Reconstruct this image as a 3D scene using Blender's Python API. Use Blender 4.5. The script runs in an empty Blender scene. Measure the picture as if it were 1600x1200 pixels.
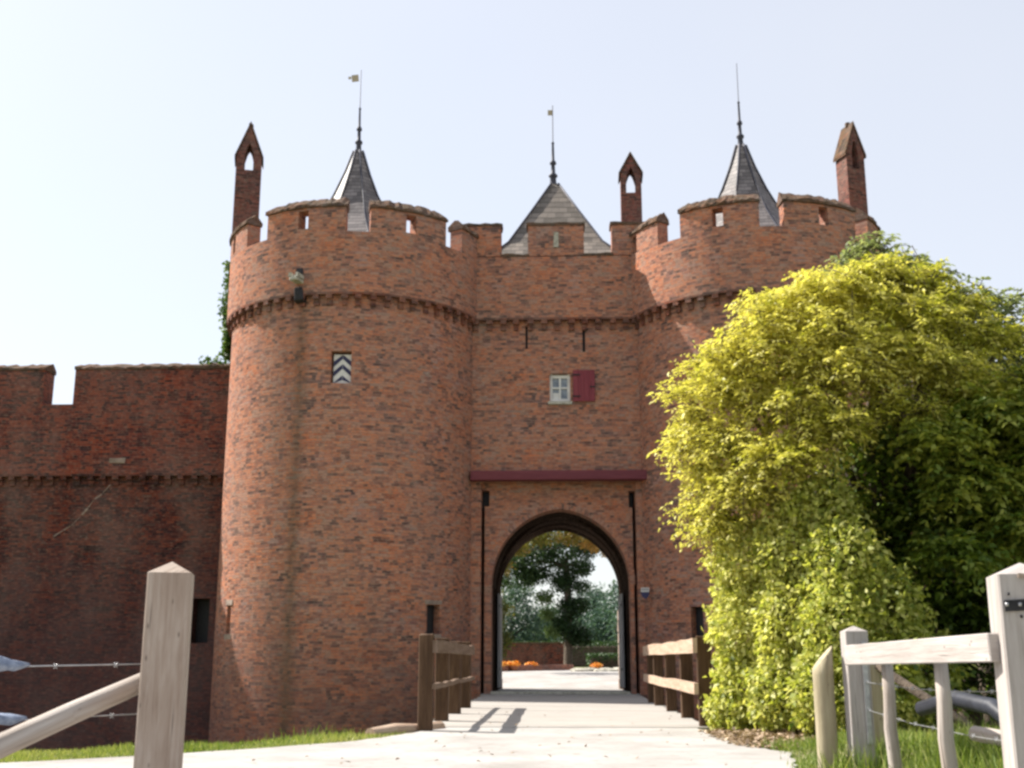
import bpy, math, random
import numpy as np
from mathutils import Vector, Matrix, Quaternion
random.seed(7)
RNG = np.random.default_rng(11)
C = bpy.context.scene.collection
PI = math.pi
R_ = math.radians

# ------------------------------------------------------------------ helpers
def tag(o, label=None, cat=None, group=None, kind=None):
    if label: o['label'] = label
    if cat: o['category'] = cat
    if group: o['group'] = group
    if kind: o['kind'] = kind
    return o

def empty(name, loc, label, cat, group=None):
    o = bpy.data.objects.new(name, None); C.objects.link(o)
    o.location = loc; o.empty_display_size = .3
    return tag(o, label, cat, group)

def wloc(o):
    v = Vector((0, 0, 0))
    while o is not None:
        v += o.location; o = o.parent
    return v

class MB:
    """mesh builder working in world coordinates, one uv per loop"""
    def __init__(s): s.v = []; s.f = []; s.uv = []; s.sm = []
    def face(s, pts, uvs=None, smooth=False):
        n = len(s.v); s.v += [tuple(p) for p in pts]
        s.f.append(tuple(range(n, n + len(pts))))
        s.uv += list(uvs) if uvs else [(0, 0)] * len(pts)
        s.sm.append(smooth)
    def box(s, c, d, axis=2, rot=None, jit=0, bev=0.0):
        """c centre, d full sizes; uv v runs along axis; small chamfers with bev"""
        c = Vector(c); h = [x / 2 for x in d]
        off = random.random() * 37
        def P(x, y, z):
            p = Vector((x, y, z))
            if rot is not None: p = rot @ p
            return c + p
        cr = {}
        for sx in (-1, 1):
            for sy in (-1, 1):
                for sz in (-1, 1):
                    j = Vector([random.uniform(-jit, jit) for _ in range(3)])
                    cr[(sx, sy, sz)] = (Vector((sx*h[0], sy*h[1], sz*h[2])) + j)
        def corner(k, ax):   # the corner as seen by the face with normal axis ax
            p = cr[k].copy()
            for a in range(3):
                if a != ax: p[a] -= k[a] * bev
            return p
        def add(ps):
            uvs = []
            e = [(ps[i] - ps[0]) for i in range(len(ps))]
            nrm = (ps[1]-ps[0]).cross(ps[2]-ps[0])
            na = max(range(3), key=lambda a: abs(nrm[a]))
            o2 = [a for a in range(3) if a != na]
            if axis in o2: va = axis; ua = [a for a in o2 if a != axis][0]
            else: va, ua = o2
            for p in ps: uvs.append((p[ua] + off + na*.71, p[va] + off))
            s.face([P(*p) for p in ps], uvs)
        for ax in range(3):
            a1, a2 = [(1, 2), (2, 0), (0, 1)][ax]
            for sg in (-1, 1):
                ks = []
                for q in ((-1, -1), (1, -1), (1, 1), (-1, 1)):
                    k = [0, 0, 0]; k[ax] = sg; k[a1] = q[0]; k[a2] = q[1]; ks.append(tuple(k))
                if sg < 0: ks.reverse()
                add([corner(k, ax) for k in ks])
        if bev > 0:
            for ax in range(3):            # edges parallel to ax
                a1, a2 = [(1, 2), (2, 0), (0, 1)][ax]
                for s1 in (-1, 1):
                    for s2 in (-1, 1):
                        k0 = [0]*3; k1 = [0]*3
                        k0[ax] = -1; k1[ax] = 1
                        for k in (k0, k1): k[a1] = s1; k[a2] = s2
                        k0 = tuple(k0); k1 = tuple(k1)
                        ps = [corner(k0, a1), corner(k1, a1), corner(k1, a2), corner(k0, a2)]
                        if s1*s2 < 0: ps.reverse()
                        add(ps)
            for k in cr:
                ps = [corner(k, 0), corner(k, 1), corner(k, 2)]
                if k[0]*k[1]*k[2] < 0: ps.reverse()
                add(ps)
    def tube(s, pts, radii, n=8, smooth=True, wob=0):
        pts = [Vector(p) for p in pts]
        rings = []
        L = 0
        off = random.random() * 31
        for i, p in enumerate(pts):
            t = (pts[min(i+1, len(pts)-1)] - pts[max(i-1, 0)]).normalized()
            a = Vector((0, 0, 1)) if abs(t.z) < .9 else Vector((0, 1, 0))
            x = t.cross(a).normalized(); y = t.cross(x)
            if i: L += (p - pts[i-1]).length
            r = radii[i] if hasattr(radii, '__len__') else radii
            rings.append(([p + (x*math.cos(2*PI*k/n) + y*math.sin(2*PI*k/n)) * r * (1 + random.uniform(-wob, wob)) for k in range(n)], L, r))
        for (a, la, ra), (b, lb, rb) in zip(rings, rings[1:]):
            for k in range(n):
                m = (k+1) % n
                u0, u1 = 2*PI*ra*k/n, 2*PI*ra*(k+1)/n
                s.face([a[k], b[k], b[m], a[m]], [(u0+off, la), (u0+off, lb), (u1+off, lb), (u1+off, la)], smooth)
        for (r, l, rr), rev in ((rings[0], False), (rings[-1], True)):
            q = list(r)
            if rev: q.reverse()
            s.face(q, [(p.x*3+off, p.y*3) for p in q])
    def lathe(s, c, prof, n=24, smooth=True):
        c = Vector(c)
        for (r0, z0), (r1, z1) in zip(prof, prof[1:]):
            for k in range(n):
                a0, a1 = 2*PI*k/n, 2*PI*(k+1)/n
                def P(r, a, z): return c + Vector((r*math.cos(a), r*math.sin(a), z))
                ps = [P(r0, a0, z0), P(r0, a1, z0), P(r1, a1, z1), P(r1, a0, z1)]
                s.face(ps, [(a0, z0), (a1, z0), (a1, z1), (a0, z1)], smooth)
    def build(s, name, mat, parent=None, label=None, origin=None):
        base = wloc(parent) if parent is not None else Vector(origin or (0, 0, 0))
        me = bpy.data.meshes.new(name)
        me.from_pydata([tuple(Vector(p) - base) for p in s.v], [], s.f)
        uv = me.uv_layers.new(name='UVMap')
        uv.data.foreach_set('uv', np.array(s.uv, dtype=np.float32).ravel())
        if any(s.sm):
            import bmesh
            me.polygons.foreach_set('use_smooth', np.array(s.sm, dtype=bool))
            bm = bmesh.new(); bm.from_mesh(me)
            bmesh.ops.remove_doubles(bm, verts=bm.verts, dist=1e-5)
            bm.to_mesh(me); bm.free()
        me.materials.append(mat)
        o = bpy.data.objects.new(name, me); C.objects.link(o)
        if parent is not None: o.parent = parent
        else: o.location = base
        if label: o['label'] = label
        return o

# ------------------------------------------------------------------ materials
def new_mat(name):
    m = bpy.data.materials.new(name); m.use_nodes = True
    nt = m.node_tree
    b = nt.nodes['Principled BSDF']
    b.inputs['Roughness'].default_value = .9
    b.inputs['Specular IOR Level'].default_value = .25
    return m, nt, b

class NT:
    def __init__(s, nt): s.nt = nt
    def n(s, typ, **kw):
        x = s.nt.nodes.new(typ)
        for k, v in kw.items(): setattr(x, k, v)
        return x
    def link(s, a, b): s.nt.links.new(a, b)
    def val(s, inp, v):
        if hasattr(v, 'is_linked') or hasattr(v, 'links'): s.link(v, inp)
        else: inp.default_value = v
    def math(s, op, a, b=None, c=None, clamp=False):
        x = s.n('ShaderNodeMath', operation=op, use_clamp=clamp)
        s.val(x.inputs[0], a)
        if b is not None: s.val(x.inputs[1], b)
        if c is not None: s.val(x.inputs[2], c)
        return x.outputs[0]
    def vec(s, x, y, z=0.0):
        c = s.n('ShaderNodeCombineXYZ')
        s.val(c.inputs[0], x); s.val(c.inputs[1], y); s.val(c.inputs[2], z)
        return c.outputs[0]
    def noise(s, vec, scale, detail=3, rough=.55, out='Fac', dist=0):
        x = s.n('ShaderNodeTexNoise')
        s.link(vec, x.inputs['Vector']); x.inputs['Scale'].default_value = scale
        x.inputs['Detail'].default_value = detail; x.inputs['Roughness'].default_value = rough
        x.inputs['Distortion'].default_value = dist
        return x.outputs[out]
    def ramp(s, fac, stops, interp='LINEAR'):
        x = s.n('ShaderNodeValToRGB'); r = x.color_ramp; r.interpolation = interp
        while len(r.elements) < len(stops): r.elements.new(.5)
        for e, (p, c) in zip(r.elements, stops):
            e.position = p; e.color = (c[0], c[1], c[2], 1) if hasattr(c, '__len__') else (c, c, c, 1)
        s.link(fac, x.inputs[0]); return x.outputs['Color']
    def mix(s, fac, a, b, blend='MIX'):
        x = s.n('ShaderNodeMix', data_type='RGBA', blend_type=blend)
        s.val(x.inputs[0], fac)
        for i, v in ((6, a), (7, b)):
            if hasattr(v, 'links'): s.link(v, x.inputs[i])
            else: x.inputs[i].default_value = (v[0], v[1], v[2], 1)
        return x.outputs[2]
    def bump(s, h, strength, dist, bsdf):
        x = s.n('ShaderNodeBump'); x.inputs['Strength'].default_value = strength
        x.inputs['Distance'].default_value = dist
        s.link(h, x.inputs['Height']); s.link(x.outputs[0], bsdf.inputs['Normal'])

WARM = [(0, (.07,.045,.044)), (.18, (.17,.090,.075)), (.32, (.33,.150,.110)), (.45, (.46,.185,.115)), (.56, (.53,.215,.120)),
        (.67, (.45,.235,.17)), (.79, (.39,.235,.18)), (.91, (.29,.20,.165)), (1, (.58,.46,.39))]
WARM = [(p, (min(.72, c[0]*1.04), c[1]*.99, c[2]*.93)) for p, c in WARM]
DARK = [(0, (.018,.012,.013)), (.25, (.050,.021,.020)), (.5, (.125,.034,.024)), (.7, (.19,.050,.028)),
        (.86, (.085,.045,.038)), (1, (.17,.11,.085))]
CHIM = [(0, (.045,.03,.03)), (.3, (.13,.055,.045)), (.6, (.25,.085,.065)), (.85, (.15,.09,.07)), (1, (.3,.2,.15))]

def brick_mat(name, pal, mortar=(.30,.23,.18), cw=.20, ch=.062, stain_u=None, damp=None, moss=0.0, dirt=.5, dampcol=(.30,.24,.27), spec=.08):
    m, nt, b = new_mat(name); T = NT(nt)
    uvn = T.n('ShaderNodeTexCoord').outputs['UV']
    sep = T.n('ShaderNodeSeparateXYZ'); T.link(uvn, sep.inputs[0])
    # wander the courses a little
    wob = T.noise(T.vec(T.math('MULTIPLY', sep.outputs[0], .7), T.math('MULTIPLY', sep.outputs[1], .7)), 1.0, 2)
    wob2 = T.noise(uvn, 9.0, 2)
    v = T.math('ADD', sep.outputs[1], T.math('ADD', T.math('MULTIPLY', wob, .12), T.math('MULTIPLY', wob2, .018)))
    row = T.math('DIVIDE', v, ch)
    ri = T.math('FLOOR', row)
    rw = T.n('ShaderNodeTexWhiteNoise', noise_dimensions='1D'); T.link(ri, rw.inputs['W'])
    colf = T.math('ADD', T.math('DIVIDE', sep.outputs[0], cw), T.math('MULTIPLY', rw.outputs['Value'], 5.0))
    ci = T.math('FLOOR', colf)
    # headers and stretchers: half of the cells are split in two
    wn = T.n('ShaderNodeTexWhiteNoise', noise_dimensions='2D'); T.link(T.vec(ci, ri), wn.inputs['Vector'])
    fr = T.math('FRACT', colf); fv = T.math('FRACT', row)
    half = T.math('GREATER_THAN', fr, .5)
    split = T.math('GREATER_THAN', wn.outputs['Value'], .55)
    sub = T.math('MULTIPLY', half, split)
    wn2 = T.n('ShaderNodeTexWhiteNoise', noise_dimensions='3D'); T.link(T.vec(ci, ri, sub), wn2.inputs['Vector'])
    # clusters of similar bricks
    big = T.noise(T.vec(T.math('MULTIPLY', sep.outputs[0], .8), T.math('MULTIPLY', sep.outputs[1], 1.7)), 1.6, 4, .6)
    patch = T.noise(T.vec(T.math('MULTIPLY', sep.outputs[0], 1.0), T.math('MULTIPLY', sep.outputs[1], 2.6)), 3.2, 3, .6)
    k = T.math('ADD', T.math('MULTIPLY', wn2.outputs['Value'], .56),
               T.math('ADD', T.math('MULTIPLY', T.math('SUBTRACT', big, .5), .9), T.math('ADD', T.math('MULTIPLY', patch, .50), -.01)), clamp=True)
    k = T.math('SUBTRACT', k, .05, clamp=True)
    col = T.ramp(k, pal)
    hue = T.noise(T.vec(T.math('ADD', sep.outputs[0], 7.0), T.math('MULTIPLY', sep.outputs[1], 1.5)), 1.1, 5, .65)
    col = T.mix(T.ramp(hue, [(.34, .8), (.50, 0)]), col, T.mix(1.0, col, (.90,1.02,1.25), 'MULTIPLY'))
    col = T.mix(T.ramp(hue, [(.54, 0), (.70, .8)]), col, T.mix(1.0, col, (1.18,.86,.62), 'MULTIPLY'))
    # mortar
    ex = T.math('MINIMUM', fr, T.math('SUBTRACT', 1, fr))
    exs = T.math('ADD', T.math('ABSOLUTE', T.math('SUBTRACT', fr, .5)), T.math('MULTIPLY', T.math('SUBTRACT', 1, split), 1))
    ex = T.math('MINIMUM', ex, exs)
    ey = T.math('MULTIPLY', T.math('MINIMUM', fv, T.math('SUBTRACT', 1, fv)), ch/cw)
    ed = T.math('MINIMUM', ex, ey)
    mort = T.math('LESS_THAN', ed, T.math('ADD', .012, T.math('MULTIPLY', wob2, .05)))
    wear = T.noise(uvn, 2.3, 4, .65)
    mc = T.mix(wear, tuple(x*.45 for x in mortar), tuple(min(1, x*1.35) for x in mortar))
    col = T.mix(T.math('MULTIPLY', mort, .62), col, mc)
    # pale repairs, dark weathering
    pale = T.ramp(T.noise(T.vec(sep.outputs[0], T.math('MULTIPLY', sep.outputs[1], 3.0)), 3.0, 2, .5), [(.70, 0), (.76, 1)])
    col = T.mix(T.math('MULTIPLY', pale, .38), col, tuple(min(1, x*1.6) for x in mortar))
    blk = T.ramp(T.noise(T.vec(T.math('ADD', sep.outputs[0], 31.0), T.math('MULTIPLY', sep.outputs[1], 2.4)), 3.6, 3, .6), [(.60, 0), (.70, 1)])
    col = T.mix(T.math('MULTIPLY', blk, dirt), col, (.055,.043,.040))
    wash = T.ramp(T.noise(T.vec(T.math('MULTIPLY', sep.outputs[0], 1.0), T.math('MULTIPLY', sep.outputs[1], .45)), .9, 4, .6), [(.40, 0), (.66, 1)])
    col = T.mix(T.math('MULTIPLY', wash, .30), col, (.27,.20,.165))
    fine = T.noise(T.vec(T.math('MULTIPLY', sep.outputs[0], 5.0), T.math('MULTIPLY', sep.outputs[1], 11.0)), 1.6, 5, .75)
    col = T.mix(T.math('MULTIPLY', T.ramp(fine, [(.50, 0), (.63, 1)]), .6), col, T.mix(1.0, col, (.42,.44,.50), 'MULTIPLY'))
    col = T.mix(T.math('MULTIPLY', T.ramp(fine, [(.34, 1), (.45, 0)]), .35), col, (.42,.30,.22))
    lime = T.ramp(T.noise(T.vec(T.math('ADD', sep.outputs[0], 90.0), T.math('MULTIPLY', sep.outputs[1], .8)), 1.4, 6, .7), [(.58, 0), (.70, 1)])
    col = T.mix(T.math('MULTIPLY', lime, .30), col, tuple(min(1, x*1.5) for x in mortar))
    if damp is not None:     # old rising damp and lime-purple staining on the bottom courses
        dz = T.math('ADD', T.math('DIVIDE', T.math('SUBTRACT', damp, sep.outputs[1]), 3.2), T.math('MULTIPLY', T.math('SUBTRACT', big, .5), 1.6), clamp=True)
        col = T.mix(T.math('MULTIPLY', dz, .75), col, T.mix(1.0, col, dampcol, 'MULTIPLY'))
        col = T.mix(T.math('MULTIPLY', dz, .22), col, (.20,.13,.13))
    if stain_u is not None:  # rain-wash streak under the spout
        du = T.math('ABSOLUTE', T.math('SUBTRACT', T.math('ADD', sep.outputs[0], T.math('MULTIPLY', T.math('SUBTRACT', wear, .5), .30)), stain_u))
        sm = T.math('SUBTRACT', 1, T.math('DIVIDE', du, .27), clamp=True)
        below = T.math('LESS_THAN', sep.outputs[1], 9.3)
        col = T.mix(T.math('MULTIPLY', T.math('MULTIPLY', sm, below), .50), col, (.075,.060,.038))
    if moss > 0:
        ms = T.ramp(T.noise(uvn, 3.5, 4, .7), [(.38, 0), (.62, 1)])
        col = T.mix(T.math('MULTIPLY', ms, moss), col, T.mix(wob2, (.045,.040,.022), (.12,.095,.052)))
    T.link(col, b.inputs['Base Color'])
    hgt = T.math('ADD', T.math('MULTIPLY', T.math('SUBTRACT', 1, mort), .6), T.math('ADD', T.math('MULTIPLY', wn2.outputs['Value'], .3), T.math('MULTIPLY', T.noise(uvn, 30, 3), .5)))
    T.bump(hgt, .8, .022, b)
    b.inputs['Roughness'].default_value = 1.0; b.inputs['Specular IOR Level'].default_value = spec
    return m

def wood_mat(name, cols, grain=1.0, knots=True, rough=.85):
    m, nt, b = new_mat(name); T = NT(nt)
    uvn = T.n('ShaderNodeTexCoord').outputs['UV']
    sep = T.n('ShaderNodeSeparateXYZ'); T.link(uvn, sep.inputs[0])
    st = T.vec(T.math('MULTIPLY', sep.outputs[0], 38*grain), T.math('MULTIPLY', sep.outputs[1], 1.6*grain))
    g = T.noise(st, 1.0, 6, .7, dist=.5)
    g2 = T.noise(T.vec(T.math('MULTIPLY', sep.outputs[0], 9*grain), T.math('MULTIPLY', sep.outputs[1], 1.1)), 1.0, 4, .6, dist=.8)
    f = T.math('ADD', T.math('MULTIPLY', g, .55), T.math('MULTIPLY', g2, .55))
    col = T.ramp(f, [(.30, cols[0]), (.52, cols[1]), (.75, cols[2])])
    if knots:
        vo = T.n('ShaderNodeTexVoronoi'); T.link(T.vec(T.math('MULTIPLY', sep.outputs[0], 3.4), T.math('MULTIPLY', sep.outputs[1], 1.5)), vo.inputs['Vector'])
        kn = T.ramp(vo.outputs['Distance'], [(.05, 1), (.14, 0)])
        col = T.mix(T.math('MULTIPLY', kn, .55), col, tuple(x*.30 for x in cols[0]))
    cr = T.ramp(T.noise(T.vec(T.math('MULTIPLY', sep.outputs[0], 26*grain), T.math('MULTIPLY', sep.outputs[1], .8)), 1.0, 3, .6), [(.64, 0), (.69, 1)])
    col = T.mix(T.math('MULTIPLY', cr, .55), col, tuple(x*.28 for x in cols[0]))
    T.link(col, b.inputs['Base Color'])
    T.bump(T.math('SUBTRACT', g, T.math('MULTIPLY', cr, .6)), .6, .01, b)
    b.inputs['Roughness'].default_value = rough
    return m

def noise_mat(name, c0, c1, scale=8, rough=.9, bump=.3, bd=.01, c2=None, spec=.25, metal=0):
    m, nt, b = new_mat(name); T = NT(nt)
    oc = T.n('ShaderNodeTexCoord').outputs['Object']
    f = T.noise(oc, scale, 5, .65)
    stops = [(.32, c0), (.68, c1)] if c2 is None else [(.28, c0), (.5, c1), (.72, c2)]
    T.link(T.ramp(f, stops), b.inputs['Base Color'])
    if bump: T.bump(T.noise(oc, scale*4, 4), bump, bd, b)
    b.inputs['Roughness'].default_value = rough; b.inputs['Specular IOR Level'].default_value = spec
    b.inputs['Metallic'].default_value = metal
    return m

def tile_mat(name, cols, th=.16, tw=.22, edge=(.02,.02,.02), bd=.02):
    m, nt, b = new_mat(name); T = NT(nt)
    uvn = T.n('ShaderNodeTexCoord').outputs['UV']
    sep = T.n('ShaderNodeSeparateXYZ'); T.link(uvn, sep.inputs[0])
    wob = T.noise(uvn, 1.7, 2)
    row = T.math('DIVIDE', T.math('ADD', sep.outputs[1], T.math('MULTIPLY', wob, .10)), th)
    ri = T.math('FLOOR', row); fv = T.math('FRACT', row)
    cf = T.math('ADD', T.math('DIVIDE', sep.outputs[0], tw), T.math('MULTIPLY', ri, .5))
    wn = T.n('ShaderNodeTexWhiteNoise', noise_dimensions='2D'); T.link(T.vec(T.math('FLOOR', cf), ri), wn.inputs['Vector'])
    k = T.math('ADD', T.math('MULTIPLY', wn.outputs['Value'], .6), T.math('MULTIPLY', T.noise(uvn, 2.5, 4), .45))
    col = T.ramp(k, [(.15, cols[0]), (.5, cols[1]), (.85, cols[2])])
    e = T.math('LESS_THAN', fv, .16)
    fr = T.math('FRACT', cf)
    e2 = T.math('LESS_THAN', fr, .07)
    col = T.mix(T.math('MULTIPLY', T.math('MAXIMUM', e, T.math('MULTIPLY', e2, .6)), .7), col, edge)
    T.link(col, b.inputs['Base Color'])
    T.bump(T.math('SUBTRACT', T.math('SUBTRACT', 1, fv), T.math('MULTIPLY', e2, .3)), .9, bd, b)
    b.inputs['Roughness'].default_value = .55
    return m

def plain(name, c, rough=.6, spec=.4, metal=0):
    return noise_mat(name, tuple(x*.82 for x in c), tuple(min(1, x*1.1) for x in c), 6, rough, .15, .004, spec=spec, metal=metal)

def leaf_mat(name, dark, mid, light, trans=.45):
    m, nt, b = new_mat(name); T = NT(nt)
    at = T.n('ShaderNodeAttribute', attribute_name='tint')
    sp = T.n('ShaderNodeSeparateColor'); T.link(at.outputs['Color'], sp.inputs[0])
    col = T.ramp(sp.outputs[0], [(0, dark), (.5, mid), (1, light)])
    nt.nodes.remove(b)
    d = T.n('ShaderNodeBsdfPrincipled'); T.link(col, d.inputs['Base Color'])
    d.inputs['Roughness'].default_value = .5; d.inputs['Specular IOR Level'].default_value = .35
    t = T.n('ShaderNodeBsdfTranslucent')
    T.link(T.mix(1.0, col, (1.0, 1.0, .55), 'MULTIPLY'), t.inputs['Color'])
    mx = T.n('ShaderNodeMixShader'); mx.inputs[0].default_value = trans
    T.link(d.outputs[0], mx.inputs[1]); T.link(t.outputs[0], mx.inputs[2])
    T.link(mx.outputs[0], nt.nodes['Material Output'].inputs['Surface'])
    return m

M = {}
M['brickL'] = brick_mat('tower_brick', WARM, stain_u=-.80, damp=2.2, dirt=.6)
M['brickR'] = brick_mat('tower_brick_plain', WARM, damp=1.5, dirt=.6)
M['brickG'] = brick_mat('gate_brick', WARM, damp=1.2, dirt=.5)
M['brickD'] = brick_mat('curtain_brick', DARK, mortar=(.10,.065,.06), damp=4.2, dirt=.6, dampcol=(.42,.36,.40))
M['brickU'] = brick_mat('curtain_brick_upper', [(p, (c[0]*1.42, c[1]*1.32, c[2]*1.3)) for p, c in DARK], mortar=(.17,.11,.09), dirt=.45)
M['shade_brick'] = brick_mat('shaded_passage_brick', [(p, (c[0]*.12, c[1]*.22, c[2]*.22)) for p, c in DARK], mortar=(.012,.010,.010), dirt=.8, spec=0.0)  # shade of the gate passage painted in as near-black brick
M['brickC'] = brick_mat('chimney_brick', CHIM, mortar=(.18,.14,.12), dirt=.6)
M['cope'] = brick_mat('mossy_coping', [(p, (c[0]*.34, c[1]*.42, c[2]*.46)) for p, c in WARM], mortar=(.09,.08,.062), moss=.5, dirt=.7)
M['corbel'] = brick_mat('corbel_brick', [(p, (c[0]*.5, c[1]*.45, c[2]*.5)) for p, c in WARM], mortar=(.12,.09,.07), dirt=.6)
M['slate'] = tile_mat('slate', [(.095,.082,.08), (.165,.145,.14), (.24,.21,.20)], .13, .18)
M['tile'] = tile_mat('mossy_tile', [(.095,.080,.065), (.155,.132,.112), (.22,.185,.155)], .24, .22, (.03,.028,.02), .05)
M['lead'] = noise_mat('lead', (.035,.035,.05), (.075,.075,.10), 12, .6, .2)
M['crimson'] = wood_mat('crimson_paint', [(.15,.026,.038), (.205,.038,.050), (.25,.055,.065)], knots=False, rough=.6)
M['plum'] = wood_mat('plum_paint', [(.105,.024,.034), (.15,.035,.046), (.19,.05,.06)], knots=False, rough=.6)
M['white'] = plain('white_paint', (.72,.70,.66))
M['navy'] = plain('navy_paint', (.03,.03,.09))
M['glass'] = noise_mat('glass', (.10,.12,.15), (.30,.33,.36), 5, .08, 0, spec=.6)
M['iron'] = noise_mat('iron', (.012,.012,.015), (.03,.028,.03), 20, .5, .3, .003)
M['steel'] = noise_mat('galvanised', (.30,.30,.31), (.5,.5,.5), 20, .4, .1, .003, metal=.7)
M['silver'] = wood_mat('weathered_post', [(.16,.105,.075), (.31,.24,.19), (.45,.38,.32)])
M['pale'] = wood_mat('pale_gate_wood', [(.20,.17,.15), (.35,.315,.29), (.47,.435,.41)])
M['log'] = wood_mat('bark_pole', [(.18,.14,.11), (.34,.29,.25), (.48,.44,.40)], .7)
M['olive'] = wood_mat('olive_post', [(.20,.16,.10), (.33,.28,.18), (.45,.40,.28)])
M['rail'] = wood_mat('bridge_wood', [(.034,.018,.010), (.075,.041,.022), (.145,.086,.05)])
M['rail_shade'] = wood_mat('bridge_rail_shade', [(.075,.045,.028), (.14,.092,.062), (.23,.165,.125)])  # shade on the left rails put into a darker wood colour
M['rail_pale'] = wood_mat('bridge_rail_wood', [(.24,.15,.10), (.40,.28,.20), (.52,.41,.31)])  # right rails coloured paler as if sunlit; the log shares this wood
M['deck'] = wood_mat('sandy_deck', [(.24,.21,.18), (.34,.315,.285), (.39,.365,.335)], .8, knots=False)
M['door'] = wood_mat('grey_door', [(.16,.15,.15), (.30,.29,.29), (.42,.41,.41)])
M['stone'] = noise_mat('stone', (.20,.19,.15), (.42,.40,.33), 14, .9, .5, .02, c2=(.55,.52,.45))
M['bark'] = noise_mat('bark', (.045,.034,.025), (.13,.10,.075), 9, .95, .8, .03)
M['terracotta'] = noise_mat('terracotta', (.30,.13,.07), (.42,.2,.12), 8)
M['dark'] = noise_mat('dark_rubber', (.012,.013,.018), (.035,.038,.05), 8, .5, .2)
M['scrap'] = noise_mat('blue_grey_plastic', (.12,.15,.22), (.30,.34,.42), 25, .4, .3, .01)
M['leafY'] = leaf_mat('golden_leaf', (.11,.16,.020), (.45,.45,.055), (.76,.70,.20), .48)
M['leafB'] = leaf_mat('bush_leaf', (.07,.13,.025), (.38,.42,.07), (.72,.69,.24), .5)
M['leafG'] = leaf_mat('green_leaf', (.03,.06,.012), (.13,.20,.028), (.38,.40,.07), .45)
M['leafT'] = leaf_mat('thin_leaf', (.15,.19,.09), (.26,.31,.15), (.40,.43,.22), .5)
M['leafF'] = leaf_mat('far_leaf', (.012,.030,.010), (.035,.075,.022), (.13,.19,.06), .35)
M['leafA'] = leaf_mat('autumn_leaf', (.05,.07,.015), (.16,.16,.03), (.42,.24,.07), .4)
M['leafH'] = leaf_mat('blue_green_leaf', (.03,.065,.05), (.07,.13,.10), (.17,.24,.18), .35)
M['ivy'] = leaf_mat('ivy_leaf', (.02,.05,.015), (.06,.12,.03), (.22,.30,.09), .35)
M['grass'] = leaf_mat('grass_blade', (.08,.13,.02), (.19,.27,.04), (.42,.43,.15), .35)
M['litter'] = leaf_mat('dry_leaf', (.12,.08,.05), (.30,.21,.14), (.50,.38,.27), .15)
M['flower'] = leaf_mat('orange_flower', (.70,.16,.02), (.80,.30,.03), (.85,.48,.10), .2)

def ground_mat():
    m, nt, b = new_mat('bank_soil'); T = NT(nt)
    oc = T.n('ShaderNodeTexCoord').outputs['Object']
    f = T.noise(oc, 1.3, 5, .65); g = T.noise(oc, 14, 4, .7)
    col = T.mix(T.ramp(f, [(.4, 0), (.6, 1)]), (.10,.13,.035), (.16,.125,.08))
    col = T.mix(T.math('MULTIPLY', g, .5), col, (.20,.20,.07))
    T.link(col, b.inputs['Base Color']); T.bump(g, .6, .03, b)
    return m
def path_mat():
    m, nt, b = new_mat('pale_gravel'); T = NT(nt)
    oc = T.n('ShaderNodeTexCoord').outputs['Object']
    f = T.noise(oc, .9, 6, .6); g = T.noise(oc, 60, 3, .7); h = T.noise(oc, 7, 4, .6)
    col = T.ramp(f, [(.3, (.24,.225,.21)), (.6, (.38,.37,.355))])
    col = T.mix(T.math('MULTIPLY', g, .35), col, (.38,.34,.30))
    col = T.mix(T.math('MULTIPLY', T.ramp(h, [(.56, 0), (.70, 1)]), .6), col, (.24,.20,.17))
    pv = T.n('ShaderNodeTexVoronoi'); T.link(oc, pv.inputs['Vector']); pv.inputs['Scale'].default_value = 38
    col = T.mix(T.ramp(pv.outputs['Distance'], [(.10, .5), (.22, 0)]), col, (.20,.17,.15))
    T.link(col, b.inputs['Base Color']); T.bump(T.math('ADD', g, h), .5, .012, b)
    return m
M['ground'] = ground_mat(); M['path'] = path_mat()

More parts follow.
